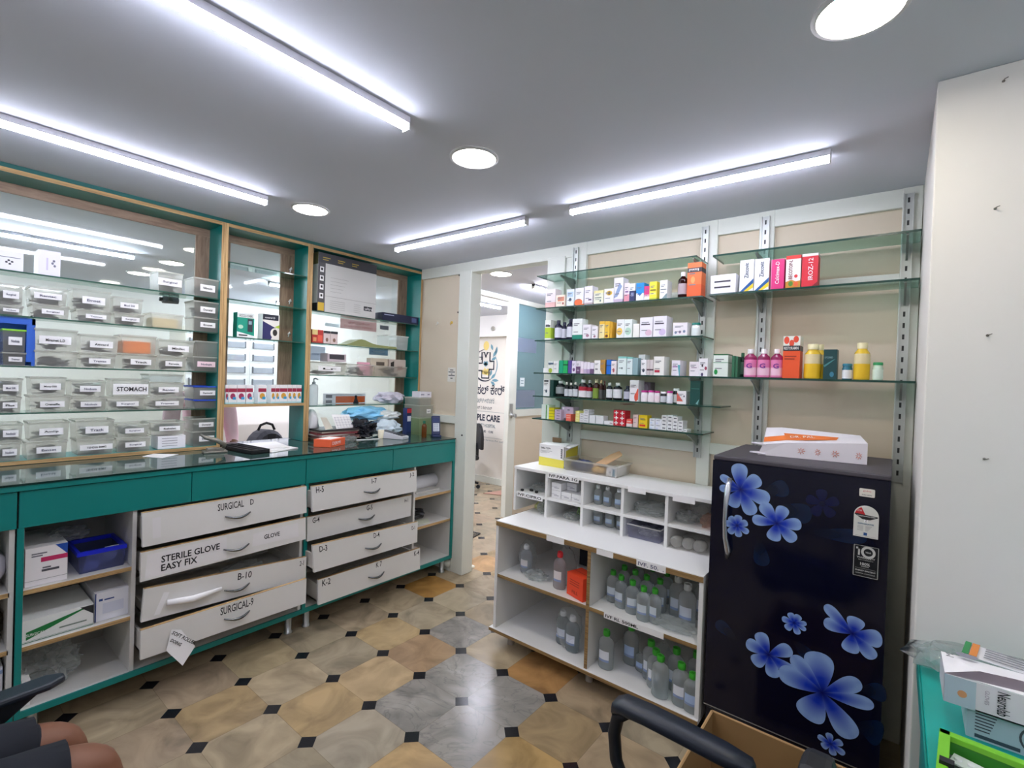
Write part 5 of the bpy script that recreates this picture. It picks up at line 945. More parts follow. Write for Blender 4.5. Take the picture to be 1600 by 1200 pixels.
for k in range(5): d.quad((x1-.025, y_-.0006, z+h*(.45+.09*k)), (x1-.012, y_-.0006, z+h*(.45+.09*k)), (x1-.012, y_-.0006, z+h*(.51+.09*k)), (x1-.025, y_-.0006, z+h*(.51+.09*k)), GTD)
d.build('box', t)
MB().add([(x0, y_, z+h), (x1, y_, z+h), (x1-.01, y_+.08, z+h+.012), (x0, y_+.08, z+h+.004)], [(0, 1, 2, 3)], WB).add([(x1, y_, z+h), (x1, y_+.16, z+h), (x1+.035, y_+.15, z+h+.012), (x1+.02, y_+.02, z+h-.01)], [(0, 1, 2, 3)], WB).build('lid_flap', t)
MB().box(x0, x0+.07, y_+.15, y_+.153, z+h, z+h+.03, mat('#9a7a5c', .7)).build('lid_flap', t)
# clear tray with odds and ends
t = thing('plastic_tray', 'long clear plastic tray of odds and ends on white unit', 'tray')
x0, x1, ya, yb, h = -1.585, -1.225, 2.53, 2.715, .07
MB().add([(x0+.01, ya+.008, z), (x1-.01, ya+.008, z), (x1-.01, yb-.008, z), (x0+.01, yb-.008, z), (x0, ya, z+h), (x1, ya, z+h), (x1, yb, z+h), (x0, yb, z+h)], [(0, 3, 2, 1), (0, 1, 5, 4), (1, 2, 6, 5), (2, 3, 7, 6), (3, 0, 4, 7)], BINP).build('tub', t)
r = MB()
for a in ((x0, x1, ya-.004, ya), (x0, x1, yb, yb+.004), (x0-.004, x0, ya-.004, yb+.004), (x1, x1+.004, ya-.004, yb+.004)): r.box(*a, z+h-.01, z+h, BINRIM)
r.build('rim', t)
o = blob((-1.50, 2.62, z+.032), (.075, .07, .028), mat('#3a4468', .4), 'blister_packets', amp=.45, seed=61, flatbot=.9); tag(o, 'dark blue packets lying at left of the clear tray', 'packets', kind='stuff')
o = blob((-1.37, 2.60, z+.022), (.05, .05, .018), mat('#c9a25c', .6), 'paper_packet', amp=.3, seed=62, flatbot=.9); tag(o, 'small tan packet in middle of the clear tray', 'packet')
mb = MB().slab([(-1.42, 2.60, z+.035), (-1.33, 2.57, z+.05), (-1.25, 2.64, z+.112), (-1.29, 2.68, z+.125), (-1.34, 2.66, z+.10)], (0, .3, 1), .012, mat('#c9a37c', .7)); tag(mb.build('paper_pouch', bevel=.004), 'folded tan paper pouch rising from the clear tray', 'pouch')
o = carton(-1.30, -1.24, 2.545, z+.004, z+.05, .14, '#e3e4e8', '6 1 9 9 #4a7a94;2 4 5 6 #8a8a94', lines=False, name='small_carton'); tag(o, 'whitish carton at right end of the clear tray', 'carton')
zs, zt_ = .7265, .8465
o = blob((-1.755, 2.56, zt_+.018), (.07, .09, .022), FILM2, 'plastic_packet', amp=.4, seed=71, flatbot=.85); tag(o, 'clear packet with dark bits, top left pigeonhole', 'packet')
for k, (a, b_) in enumerate(((-1.83, -1.815), (-1.735, -1.72), (-1.79, -1.77))): tag(MB().box(a, b_, 2.43+.02*k, 2.445+.02*k, zt_+.001, zt_+.013, INK).build('vial'), ('left', 'right', 'middle')[k]+' small black vial in top left pigeonhole', 'vial')
rows = [(-1.605, 2.44, zt_), (-1.535, 2.44, zt_), (-1.465, 2.44, zt_), (-1.605, 2.44, zt_+.0455), (-1.535, 2.50, zt_+.0455)]
for k, (x, y, zz) in enumerate(rows):
    o = carton(x, x+.066, y, zz+.0008, zz+.044, .1, '#efeff1', '0 4.6 6 5.2 #b9bac4;3 3 8 3.8 #9a9aa6', lines=False, name='infusion_carton')
    tag(o, ('front left', 'front middle', 'front right', 'upper left', 'upper right')[k]+' white carton in IVF PARA 1G pigeonhole', 'carton', 'white cartons in the pigeonhole')
CLR = thin('#f8fafa', 1.0, rough=.05, milky=.34, refl=1.3)
def iv_bottle(x, y, z, h, r, lab, cap='#3aa82c', rz=0, capon=True, label=True, lc='#cdd6de', up=True, grp='clear infusion bottles in the white unit', name='infusion_bottle', tint=None, fill=.8):
    t = thing(name, lab, 'bottle', (x, y, z+.0006), rz, grp); m_ = tint or CLR
    MB().lathe([(r*.5, .004), (r*.9, .0), (r, .008), (r, h*.66), (r*.95, h*.72), (r*.72, h*.79), (r*.36, h*.84), (r*.34, h*.9)], m_, n=20, flat=.72).build('body', t)
    if fill: MB().lathe([(r*.93, .006), (r*.93, h*.66*fill)], thin('#eef4f6', 1, rough=.02, milky=.06), n=20, flat=.70).build('liquid', t)
    if capon:
        g = MB().lathe([(r*.40, h*.86), (r*.44, h*.88), (r*.44, h*.95), (r*.36, h)], mat(cap, .4) if cap[0] == '#' else m_, n=14)
        g.tube([(r*.42*math.cos(a), 0, h*.97+r*.3*math.sin(a)) for a in [math.pi*k/6 for k in range(7)]], .0022, mat(cap, .4))
        g.build('cap', t)
    if label: 
        lb = MB(); n = 8; lb.add([(r*1.01*math.cos(a), .72*r*1.01*math.sin(a), zz) for zz in (h*.22, h*.5) for a in [math.radians(-130+80*k/n) for k in range(n+1)]], [(k, k+1, k+n+2, k+n+1) for k in range(n)], mat(lc, .5)); 
        lb.add([(r*1.02*math.cos(a), .72*r*1.02*math.sin(a), zz) for zz in (h*.22, h*.28) for a in [math.radians(-130+80*k/n) for k in range(n+1)]], [(k, k+1, k+n+2, k+n+1) for k in range(n)], mat('#8a9ac0', .5)); lb.build('label', t)
    return t
for k, x in enumerate((-1.325, -1.265, -1.195)): iv_bottle(x, 2.50, zt_, .105, .026, ('left', 'middle', 'right')[k]+' clear bottle in third upper pigeonhole', cap='#dfe3e6', lc='#b9cfe6')
for k, x in enumerate((-1.33, -1.255, -1.185)): iv_bottle(x, 2.52, zs, .095, .03, ('left', 'middle', 'right')[k]+' clear bottle in third lower pigeonhole', cap='#c9ced0', lc='#aebfd0')
def packet(c, r, lab, seed, m_=None, amp=.4, name='plastic_packet', cat='packet', kind=None): o = blob(c, r, m_ or FILM2, name, amp=amp, seed=seed, flatbot=.9); return tag(o, lab, cat, kind=kind)
packet((-1.01, 2.53, zt_+.032), (.1, .09, .034), 'shiny clear bag filling fourth upper pigeonhole', 81); packet((-.82, 2.52, zt_+.028), (.06, .07, .03), 'clear packet at left of fifth upper pigeonhole', 82)
packet((-.76, 2.55, zt_+.055), (.04, .05, .05), 'upright clear packet in middle of fifth upper pigeonhole', 83, FILM); packet((-.715, 2.50, zt_+.032), (.03, .06, .034), 'clear packet with orange print, fifth upper pigeonhole', 84, thin('#f4dcd0', .98, rough=.1, milky=.25))
packet((-1.69, 2.52, zs+.035), (.04, .08, .038), 'clear bag in lower left pigeonhole', 85); packet((-1.76, 2.56, zs+.02), (.03, .06, .022), 'yellowish packet at back of lower left pigeonhole', 86, mat('#c9c98a', .5))
GRN = mat('#7fae5e', .5)
mb = MB()
for k in range(34):
    a, r_ = rnd(0, 6.28), rnd(.01, .055); c = Vector((-1.45+r_*math.cos(a), 2.56+r_*.8*math.sin(a), zs+.012)); mb.tube([c, c+Vector((rnd(-.02, .02), rnd(-.02, .02), rnd(.03, .06))), c+Vector((rnd(-.05, .05), rnd(-.03, .03), rnd(.05, .085)))], [.003, .002, .001], GRN, n=5)
tag(mb.build('infusion_spikes'), 'green-tipped plastic bits heaped in second lower pigeonhole', 'plastic bits', kind='stuff')
packet((-1.49, 2.50, zs+.018), (.05, .05, .02), 'white packet in front of the green bits', 87); tag(MB().box(-1.392, -1.387, 2.42, 2.46, zs+.03, zs+.09, mat('#8a3a34', .6)).build('red_tag'), 'thin brick red tag by third divider', 'tag')
t = thing('plastic_box', 'clear open plastic box of small packets, fourth lower pigeonhole', 'box'); x0, x1, ya, yb, h, z = -1.105, -.925, 2.425, 2.66, .072, zs+.001
MB().add([(x0+.006, ya+.006, z), (x1-.006, ya+.006, z), (x1-.006, yb-.006, z), (x0+.006, yb-.006, z), (x0, ya, z+h), (x1, ya, z+h), (x1, yb, z+h), (x0, yb, z+h)], [(0, 3, 2, 1), (0, 1, 5, 4), (1, 2, 6, 5), (2, 3, 7, 6), (3, 0, 4, 7)], thin('#dfe0f0', .98, rough=.2, milky=.25)).build('tub', t)
r = MB()
for a in ((x0, x1, ya-.003, ya), (x0, x1, yb, yb+.003), (x0-.003, x0, ya-.003, yb+.003), (x1, x1+.003, ya-.003, yb+.003)): r.box(*a, z+h-.006, z+h, BINRIM)
r.build('rim', t)
packet((-1.02, 2.50, z+.03), (.05, .05, .025), 'white packet inside the clear open box', 88); packet((-1.0, 2.58, z+.04), (.06, .05, .03), 'dark packet inside the clear open box', 89, mat('#50525e', .4))
for k, (x, y) in enumerate(((-.845, 2.43), (-.79, 2.44), (-.735, 2.44))):
    o = MB().lathe([(.02, -.055), (.028, -.04), (.028, .03), (.018, .045)], thin('#f0efec', .98, rough=.15, milky=.55), T=Matrix.Translation((x, y+.02, zs+.030)) @ Matrix.Rotation(math.radians(80), 4, 'X'), n=16).build('bandage_roll'); tag(o, ('left', 'middle', 'right')[k]+' wrapped white roll on the ledge by the fridge', 'roll', 'wrapped rolls on the ledge')
# ---- lower compartments
z1_, z0_ = .4185, .1035
for k, (px, pb, pt, capc, lab, tc) in enumerate(((816, 897, 850, '#e6e8ea', 'pump bottle in clear film at left of white unit', '#f0f2f8'), (868, 922, 861, '#e0343c', 'clear bottle with red cap beside orange box', '#f6ecec'))):
    p = at(px, pb, z=z1_); h = at(px, pt, y=p.y+.03).z-z1_
    iv_bottle(p.x, p.y+.035, z1_, h, .037, lab, cap=capc, lc='#e4dcdc', tint=thin(tc, 1, rough=.1, milky=.38), grp=None, name='dispenser_bottle')
packet((-1.665, 2.30, z1_+.09), (.055, .045, .10), 'clear film wrapped round the pump bottle', 91, FILM, amp=.2, name='film_wrap', cat='film'); packet((-1.57, 2.26, z1_+.022), (.07, .05, .024), 'clear packet lying right of pump bottle', 92)
packet((-1.40, 2.31, z1_+.10), (.05, .05, .11), 'clear film standing behind the red-capped bottle', 93, FILM, amp=.2, name='film_wrap', cat='film')
o = carton(-1.50, -1.44, 2.62, z1_+.001, z1_+.24, .06, '#17181f', '', lines=False, name='dark_carton'); tag(o, 'tall black carton at back of upper left compartment', 'carton')
t = thing('orange_carton', 'bright red-orange carton at right of upper left compartment', 'carton', (-1.265, 2.245, z1_+.001), math.radians(-18)); OR2 = mat('#ee4a24', .5)
d = MB().box(-.062, .062, -.05, .05, 0, .118, OR2); d.quad((-.062, -.004, .1186), (.062, -.004, .1186), (.062, .001, .1186), (-.062, .001, .1186), mat('#c83a1c', .5))
for k in range(3): d.quad((-.04, -.0506, .085-.012*k), (.035, -.0506, .085-.012*k), (.035, -.0506, .088-.012*k), (-.04, -.0506, .088-.012*k), mat('#8f2a18', .6))
write(d, 'FILL', (-.02, -.0506, .02), (1, 0, 0), (0, 0, 1), .045, .016, mat('#8f2a18', .6)); d.build('box', t)
for k, (px, pb, pt) in enumerate(((874, 1008, 952), (889, 1020, 960))):
    p = at(px, pb, z=z0_); h = at(px, pt, y=p.y+.03).z-z0_; iv_bottle(p.x, p.y+.03, z0_, h, .04, ('left', 'right')[k]+' white-topped bottle in lower left compartment', cap='#e8eaec', lc='#e0e4f0', tint=thin('#e4eaee', 1, rough=.1, milky=.3))
packet((-1.35, 2.27, z0_+.11), (.075, .055, .115), 'clear film round two bottles, lower left compartment', 95, FILM, amp=.15, name='film_wrap', cat='film')
packet((-1.22, 2.34, z0_+.04), (.03, .04, .045), 'small clear packet near the middle upright, bottom', 96)
UR = [(953, 930, 896), (966, 935, 902), (985, 938, 898), (1003, 945, 905), (1022, 950, 908), (972, 920, 890), (992, 924, 892), (1012, 930, 896), (1030, 936, 899)]
NW = ('first', 'second', 'third', 'fourth', 'fifth', 'sixth', 'seventh', 'eighth', 'ninth')
fr = [(-1.115, 2.30), (-1.055, 2.27), (-.985, 2.25), (-.915, 2.22), (-.865, 2.235), (-1.10, 2.40), (-1.03, 2.38), (-.96, 2.36), (-.89, 2.36), (-1.06, 2.50), (-.98, 2.49), (-.90, 2.48)]
for k, (x, y) in enumerate(fr):
    row_ = 'front' if k < 5 else 'second' if k < 9 else 'rear'; i_ = k if k < 5 else k-5 if k < 9 else k-9
    iv_bottle(x, y, z1_, .16, .034, '%s from left in %s row of green-capped bottles, upper compartment' % (NW[i_], row_), fill=.7, rz=rnd(-.3, .3))
for k, (x, y) in enumerate(((-.80, 2.36), (-.735, 2.30), (-.70, 2.42))): iv_bottle(x, y, z1_, .20, .042, ('left', 'front right', 'rear right')[k]+' large clear bottle in upper right compartment', cap='#c3c8c8', lc='#c6ccd6', capon=k < 3, fill=.6)
packet((-.78, 2.235, z1_+.025), (.11, .045, .028), 'clear bag lying at front of upper right compartment', 97, FILM2)
lo = [(-1.11, 2.24, .19), (-1.03, 2.36, .20), (-.955, 2.34, .10), (-.90, 2.30, .19), (-.855, 2.25, .185), (-.815, 2.205, .19), (-.775, 2.30, .2), (-.72, 2.21, .19), (-.665, 2.20, .17), (-.69, 2.33, .2)]
for k, (x, y, h) in enumerate(lo): iv_bottle(x, y, z0_, h, .041, ('front left corner', 'tall blue-labelled', 'short cap-less', 'fourth from left', 'fifth from left', 'bright green-capped front', 'rear middle', 'large front right', 'rightmost front', 'rear right')[k]+' clear bottle in lower right compartment', capon=k != 2, lc='#a9bfe0' if k in (1, 2, 8) else '#dfe3ea', fill=.75, label=k != 5)
packet((-.86, 2.34, z0_+.12), (.05, .04, .06), 'clear film bunched among the lower right bottles', 98, FILM, name='film_wrap', cat='film')
# ================================================================ ON THE FRIDGE
t = thing('paper_bag', 'white and orange paper carrier bag lying on the fridge', 'bag'); z = 1.2535; PB = mat('#eeeaf0', .7); ORB = mat('#f0803c', .6)
A_, B_, C_, D_ = Vector((-.36, 2.36, z)), Vector((-.085, 2.40, z)), Vector((-.12, 2.60, z)), Vector((-.42, 2.58, z)); E_ = Vector((-.47, 2.34, z)); F_ = Vector((-.50, 2.56, z))
h1 = .085
A1, B1, C1, D1 = A_+Vector((0, 0, .062)), B_+Vector((0, 0, h1)), C_+Vector((0, 0, .10)), D_+Vector((0, 0, .11)); E1 = E_+Vector((.02, 0, .048)); F1 = F_+Vector((.02, 0, .105))
d = MB().add([E_, A_, B_, C_, D_, F_, E1, A1, B1, C1, D1, F1], [(0, 1, 7, 6), (1, 2, 8, 7), (2, 3, 9, 8), (3, 4, 10, 9), (4, 5, 11, 10), (6, 7, 10, 11), (7, 8, 9, 10), (0, 5, 4, 3, 2, 1)], PB)
up = Vector((0, 0, .0008)); li = lambda a, b_, k: a*(1-k)+b_*k
d.add([li(E1, F1, .12)+up, li(A1, D1, .15)+up, li(A1, D1, .45)+up, li(E1, F1, .4)+up], [(0, 1, 2, 3)], ORB); d.add([li(A1, D1, .15)+up, li(B1, C1, .35)+li(Vector((0, 0, 0)), A1-B1, .35)+up, li(B1, C1, .7)+li(Vector((0, 0, 0)), A1-B1, .3)+up, li(A1, D1, .6)+up], [(0, 1, 2, 3)], ORB)
write(d, 'DR. PAL', li(A1, D1, .3)+up*2+Vector((.02, 0, 0)), (B1-A1), (D1-A1), .09, .03, PAPER)
R = (B_-A_).normalized(); st = mat('#c8623c', .7)
for k, u in enumerate((.10, .22, .34, .50)):
    c = A_+R*(u*.5)+Vector((0, -.001, .032))
    for j in range(8): a = math.pi*2*j/8+k; d.tube([c+Vector((.004*math.cos(a), 0, .004*math.sin(a))), c+Vector((.016*math.cos(a)*(1 if k % 2 == 0 else .7), 0, .014*math.sin(a)))], .0011, st, n=4)
d.build('bag_body', t)
for k, (c, w_) in enumerate(((E1+Vector((.0, 0, -.002)), .05), (E_+Vector((.02, -.005, .006)), .055))):
    MB().tube([c+Vector((.01, 0, 0)), c+Vector((-w_*.6, .01, .002)), c+Vector((-w_, .03, .0)), c+Vector((-w_*.6, .05, .0)), c+Vector((.01, .055, .002))], .0035, PB).build('handle', t)
# ================================================================ CARDBOARD BOX, CHAIRS, SEATED PERSON
t = thing('cardboard_box', 'open empty cardboard box on the floor before the fridge', 'box'); KB = mat('#b08a5c', .8, noise=.06, scale=12); KI = mat('#9d7b4e', .8, noise=.08, scale=9)
x0, x1, ya, yb, h = -.475, -.04, 1.36, 1.80, .40; d = MB()
for a in ((x0, x1, ya, ya+.005), (x0, x1, yb-.005, yb), (x0, x0+.005, ya, yb), (x1-.005, x1, ya, yb)): d.box(*a, .0015, h, KI)
d.box(x0, x1, ya, yb, .001, .006, KB); d.build('carton_body', t)
MB().slab([(x0, ya, h), (x0, yb, h), (x0-.035, yb-.03, h-.10), (x0-.045, ya+.03, h-.12)], (-.9, 0, .3), .004, mat('#c09a6a', .8)).build('flap', t)
MB().slab([(x0, yb, h), (x1, yb, h), (x1-.02, yb+.03, h-.09), (x0+.02, yb+.03, h-.09)], (0, .9, .3), .004, KB).build('flap', t)
MB().slab([(x1, ya, h), (x1, yb, h), (x1+.045, yb-.02, h-.10), (x1+.045, ya+.02, h-.10)], (.9, 0, .3), .004, KB).build('flap', t)
CHB = mat('#1b222e', .42); CHD = mat('#0f1218', .5)
def office_chair(name, lab, loc, rz, arms=(1, -1), back=True, s=1.0, armstyle='loop'):
    """faces local +y; seat top 0.47"""
    t = thing(name, lab, 'chair', loc, rz)
    MB().lathe([(.03, .09), (.03, .40)], STEEL, n=16).build('gas_column', t)
    for k in range(5):
        a = 2*math.pi*k/5+.3; c, s_ = math.cos(a), math.sin(a)
        MB().tube([(0, 0, .10), (.15*c, .15*s_, .10), (.29*c, .29*s_, .075)], [.028, .022, .015], CHD).build('base_leg', t)
        MB().lathe([(.027, -.012), (.027, .012)], CHD, T=Matrix.Translation((.29*c, .29*s_, .028)) @ Matrix.Rotation(a, 4, 'Z') @ Matrix.Rotation(math.pi/2, 4, 'X'), n=16).build('caster', t)
    b = MB().box(-.24, .24, -.22, .25, .40, .47, CHD); b.build('seat', t, bevel=.03)
    if back: MB().slab([(-.2, -.29, .54), (.2, -.29, .54)]+[(.2*math.cos(math.pi*k/12), -.29, .62+.275*math.sin(math.pi*k/12)**.8) for k in range(13)], (0, 1, 0), .05, CHD).build('backrest', t, bevel=.012); MB().box(-.03, .03, -.27, -.22, .40, .62, CHD).build('back_support', t)
    for sx in arms:
        X = sx*.29
        if armstyle == 'loop':
            n = 10; pad = MB(); pr = []
            ys = [-.12, -.11, -.05, .05, .15, .22, .245, .25]; ws = [.012, .026, .033, .035, .036, .035, .026, .012]; zs_ = [.635, .642, .648, .652, .655, .652, .64, .628]
            for y, w_, zz in zip(ys, ws, zs_): pr += [(X-w_, y, zz-.018), (X-w_*.98, y, zz-.004), (X-w_*.8, y, zz+.006), (X+w_*.8, y, zz+.006), (X+w_*.98, y, zz-.004), (X+w_, y, zz-.018), (X+w_*.6, y, zz-.03), (X-w_*.6, y, zz-.03)]
            fs = [(8*i+j, 8*i+(j+1) % 8, 8*(i+1)+(j+1) % 8, 8*(i+1)+j) for i in range(len(ys)-1) for j in range(8)]+[tuple(range(8))[::-1], tuple(range(8*len(ys)-8, 8*len(ys)))]
            pad.add(pr, fs, CHB, smooth=True); pad.build('armrest', t)
            MB().tube([(X, .205, .628), (X, .235, .60), (X, .245, .55), (X*.99, .235, .48), (X*.97, .20, .42), (X*.85, .12, .40)], [.017, .018, .018, .018, .018, .018], CHD, n=10).build('arm_frame', t); MB().tube([(X, -.09, .625), (X*.98, -.10, .52), (X*.9, -.09, .42)], .017, CHD).build('arm_frame', t)
        else:
            MB().slab([(X-.035, -.16, .615), (X-.035, .20, .625), (X-.015, .236, .625), (X+.015, .236, .625), (X+.035, .20, .625), (X+.035, -.16, .615)], (0, 0, 1), .02, CHB).build('armrest', t, bevel=.008)
            MB().slab([(X-.012, -.10, .617), (X-.012, .19, .624), (X-.012, .08, .54), (X-.012, .05, .41), (X-.012, -.06, .41), (X-.012, -.07, .54)], (1, 0, 0), .024, CHD).build('arm_frame', t, bevel=.006)
    return t
# front-right chair: looks along -x, its arm across the bottom of the view
office_chair('office_chair', 'black office chair at bottom centre, its arm nearest', (-.355, .99, 0), math.radians(90), arms=(1, -1), back=True)
office_chair('office_chair', 'dark office chair at bottom left under the seated person', (-1.585, .075, 0), 0, arms=(1, -1), armstyle='flare')
def person(name, lab, joints, edges, mats, root, cat='person'):
    """one continuous skin: joints {name:(pos, radius)}, edges between names; mats assigns materials by region function"""
    me = bpy.data.meshes.new(name+'_body'); ks = list(joints); me.from_pydata([joints[k][0] for k in ks], [(ks.index(a), ks.index(b_)) for a, b_ in edges], []); me.update()
    o = bpy.data.objects.new(name, me); COL.objects.link(o)
    sk = o.modifiers.new('skin', 'SKIN'); lay_ = me.skin_vertices[0] if me.skin_vertices else None
    if lay_ is None:
        me.attributes  # the layer comes with the modifier
    for i, k in enumerate(ks):
        v = me.skin_vertices[0].data[i]; r = joints[k][1]; v.radius = r if isinstance(r, tuple) else (r, r); v.use_root = (k == root)
    sb = o.modifiers.new('sub', 'SUBSURF'); sb.levels = 2; sb.render_levels = 2
    dg = bpy.context.evaluated_depsgraph_get(); m2 = bpy.data.meshes.new_from_object(o.evaluated_get(dg)); o.modifiers.clear(); o.data = m2; bpy.data.meshes.remove(me)
    m2.materials.clear()
    for mm in mats[0]: m2.materials.append(mm)
    for p in m2.polygons: p.use_smooth = True; p.material_index = mats[1](p.center)
    return tag(o, lab, cat)
SKIN = mat('#7d513a', .55, noise=.05, scale=20); SHORT = mat('#121722', .85); SHIRT = mat('#2c3340', .85)
px_, py_ = -1.70, -.05
J = {'pelvis': ((px_, py_, .55), (.15, .12)), 'waist': ((px_, py_-.01, .70), (.145, .11)), 'chest': ((px_, py_-.03, .90), (.165, .12)), 'neckb': ((px_, py_-.03, 1.06), (.07, .06)), 'neck': ((px_, py_-.01, 1.12), (.052, .052)), 'chin': ((px_, py_+.02, 1.18), (.07, .08)), 'head': ((px_, py_+.01, 1.27), (.078, .095)), 'crown': ((px_, py_, 1.34), (.06, .07))}
E = [('pelvis', 'waist'), ('waist', 'chest'), ('chest', 'neckb'), ('neckb', 'neck'), ('neck', 'chin'), ('chin', 'head'), ('head', 'crown')]
for s_, nm_, kx, ky in ((-1, 'l', -1.785, .315), (1, 'r', -1.615, .355)):
    hx = px_+s_*.09; hd = -.085 if s_ < 0 else -.22
    J.update({nm_+'hip': ((hx, py_+.03, .535), (.095, .09)), nm_+'th': (((hx+kx)/2, .12, .52), (.083, .078)), nm_+'kn0': ((kx, ky-.07, .51), (.068, .064)), nm_+'kn': ((kx, ky-.012, .495), (.058, .060)), nm_+'sh': ((kx, ky-.01, .40), (.052, .058)), nm_+'ca': ((kx, ky-.03, .28), (.048, .052)), nm_+'an': ((kx, ky-.05, .09), (.032, .035)), nm_+'he': ((kx, ky-.05, .045), (.036, .036)), nm_+'fo': ((kx+s_*.01, ky+.04, .035), (.04, .028)), nm_+'to': ((kx+s_*.015, ky+.12, .024), (.038, .020)),
              nm_+'so': ((px_+s_*.17, py_-.03, 1.02), (.062, .06)), nm_+'el': ((px_+s_*.235, py_-.04, .76), (.043, .043)), nm_+'fa': ((px_+s_*.235, py_+.06+hd, .70), (.038, .036)), nm_+'wr': ((px_+s_*.205, py_+.16+hd, .675), (.027, .022)), nm_+'pa': ((px_+s_*.20, py_+.22+hd, .668), (.036, .016))})
    E += [('pelvis', nm_+'hip'), (nm_+'hip', nm_+'th'), (nm_+'th', nm_+'kn0'), (nm_+'kn0', nm_+'kn'), (nm_+'kn', nm_+'sh'), (nm_+'sh', nm_+'ca'), (nm_+'ca', nm_+'an'), (nm_+'an', nm_+'he'), (nm_+'he', nm_+'fo'), (nm_+'fo', nm_+'to'), ('neckb', nm_+'so'), (nm_+'so', nm_+'el'), (nm_+'el', nm_+'fa'), (nm_+'fa', nm_+'wr'), (nm_+'wr', nm_+'pa')]
    for q, (dx, ln) in enumerate(((-.024, .055), (-.008, .068), (.008, .064), (.023, .05))):
        b0 = (px_+s_*.20+dx, py_+.235+hd, .668); b1 = (b0[0]+dx*.1, b0[1]+ln*.55, .668); b2 = (b1[0], b1[1]+ln*.45, .655)
        for w_, pos, rr in (('a', b0, .0085), ('b', b1, .008), ('c', b2, .0065)): J[nm_+'f%d%s' % (q, w_)] = (pos, (rr, rr))
        E += [(nm_+'pa', nm_+'f%da' % q), (nm_+'f%da' % q, nm_+'f%db' % q), (nm_+'f%db' % q, nm_+'f%dc' % q)]
    J[nm_+'t0'] = ((px_+s_*.20-s_*.035, py_+.195+hd, .662), (.010, .010)); J[nm_+'t1'] = ((px_+s_*.20-s_*.052, py_+.225+hd, .655), (.0085, .0085)); E += [(nm_+'wr', nm_+'t0'), (nm_+'t0', nm_+'t1')]
def reg(c):
    if c.z < .63 and c.y < .255 and c.z > .36: return 1
    if c.z >= .60 and c.z < 1.08 and c.y < py_+.12: return 2
    return 0
pp = person('person', 'seated person in dark shorts with bare knees, bottom left corner', J, E, ((SKIN, SHORT, SHIRT), reg), 'pelvis')
# shorts hems stand a little off the legs
for kx, ky in ((-1.785, .315), (-1.615, .355)):
    MB().tube([(kx+(.0), .02, .525), (kx, .14, .52), (kx, ky-.085+.0, .510)], [.10, .088, .080], SHORT, n=20).build('shorts', pp)
MB().lathe([(.083, -.02), (.092, .03), (.085, .075), (.045, .105)], mat('#141214', .9), T=Matrix.Translation((px_, py_-.012, 1.27)), n=20).build('hair', pp)
# ================================================================ TEAL DESK AT THE PILLAR
t = thing('desk', 'bright teal desk corner at bottom right against the pillar', 'desk'); TD = mat('#0ba79a', .35)
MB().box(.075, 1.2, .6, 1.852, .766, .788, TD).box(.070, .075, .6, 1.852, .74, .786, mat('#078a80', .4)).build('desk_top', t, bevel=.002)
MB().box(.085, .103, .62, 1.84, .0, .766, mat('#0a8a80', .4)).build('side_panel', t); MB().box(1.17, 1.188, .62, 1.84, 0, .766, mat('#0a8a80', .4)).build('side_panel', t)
z = .7885
t = thing('mask_carton', 'grey-blue carton with round seal on desk, under opened carton', 'carton', (.145, 1.489, z), math.radians(-1)); GB = mat('#b4c4ca', .5)
d = MB().box(0, .30, 0, .12, 0, .066, GB)
for k in range(7): d.quad((.014, -.0005, .062-.007*k), (.05-.002*k, -.0005, .062-.007*k), (.05-.002*k, -.0005, .0645-.007*k), (.014, -.0005, .0645-.007*k), GTD)
d.quad((.014, -.0005, .004), (.085, -.0005, .004), (.085, -.0005, .012), (.014, -.0005, .012), mat('#3c4a54', .6)); d.quad((.014, -.0005, .068), (.075, -.0005, .068), (.075, -.0005, .071), (.014, -.0005, .071), GTD)
for r0, r1 in ((.026, .03), (.016, .022)): d.add([(.112+r*math.cos(math.radians(a)), -.0006, .036+r*math.sin(math.radians(a))) for a in range(0, 360, 15) for r in (r0, r1)], [(2*i, 2*i+1, (2*i+3) % 48, (2*i+2) % 48) for i in range(24)], mat('#4a4e54', .6))
d.build('box', t)
t = thing('mask_carton', 'opened white carton with orange spot, stacked on grey-blue carton', 'carton', (.105, 1.474, z+.0675), 0); W2 = mat('#e9e2e6', .5); LB = mat('#b9c8d2', .5)
d = MB()
for a in ((.0, .34, 0, .003), (.0, .34, .117, .12), (.0, .003, 0, .12), (.337, .34, 0, .12)): d.box(*a, 0, .062, W2)
d.box(0, .34, 0, .12, 0, .003, W2); d.quad((-.0006, 0, 0), (-.0006, .12, 0), (-.0006, .12, .062), (-.0006, 0, .062), mat('#c8ccd2', .5))
d.quad((0, -.0006, 0), (.052, -.0006, 0), (.052, -.0006, .062), (0, -.0006, .062), LB); d.add([(.03+.008*math.cos(math.radians(a)), -.001, .028+.008*math.sin(math.radians(a))) for a in range(0, 360, 30)], [tuple(range(12))], mat('#d89a6a', .6))
write(d, 'Neurolab', (.085, -.0008, .058), (0, 0, -1), (1, 0, 0), .05, .02, INK, bold=.01, off=.001); write(d, 'GLOVES', (.066, -.0008, .052), (0, 0, -1), (1, 0, 0), .03, .007, mat('#a08a9a', .6), off=.001)
d.build('box', t)
mb = MB().add([(0, .12, .062), (.34, .12, .062), (.34, .085, .066), (.22, .075, .068), (.12, .055, .072), (.06, .035, .075), (0, .0, .064)], [(0, 1, 2, 3, 4, 5, 6)], mat('#f2f0f2', .5))
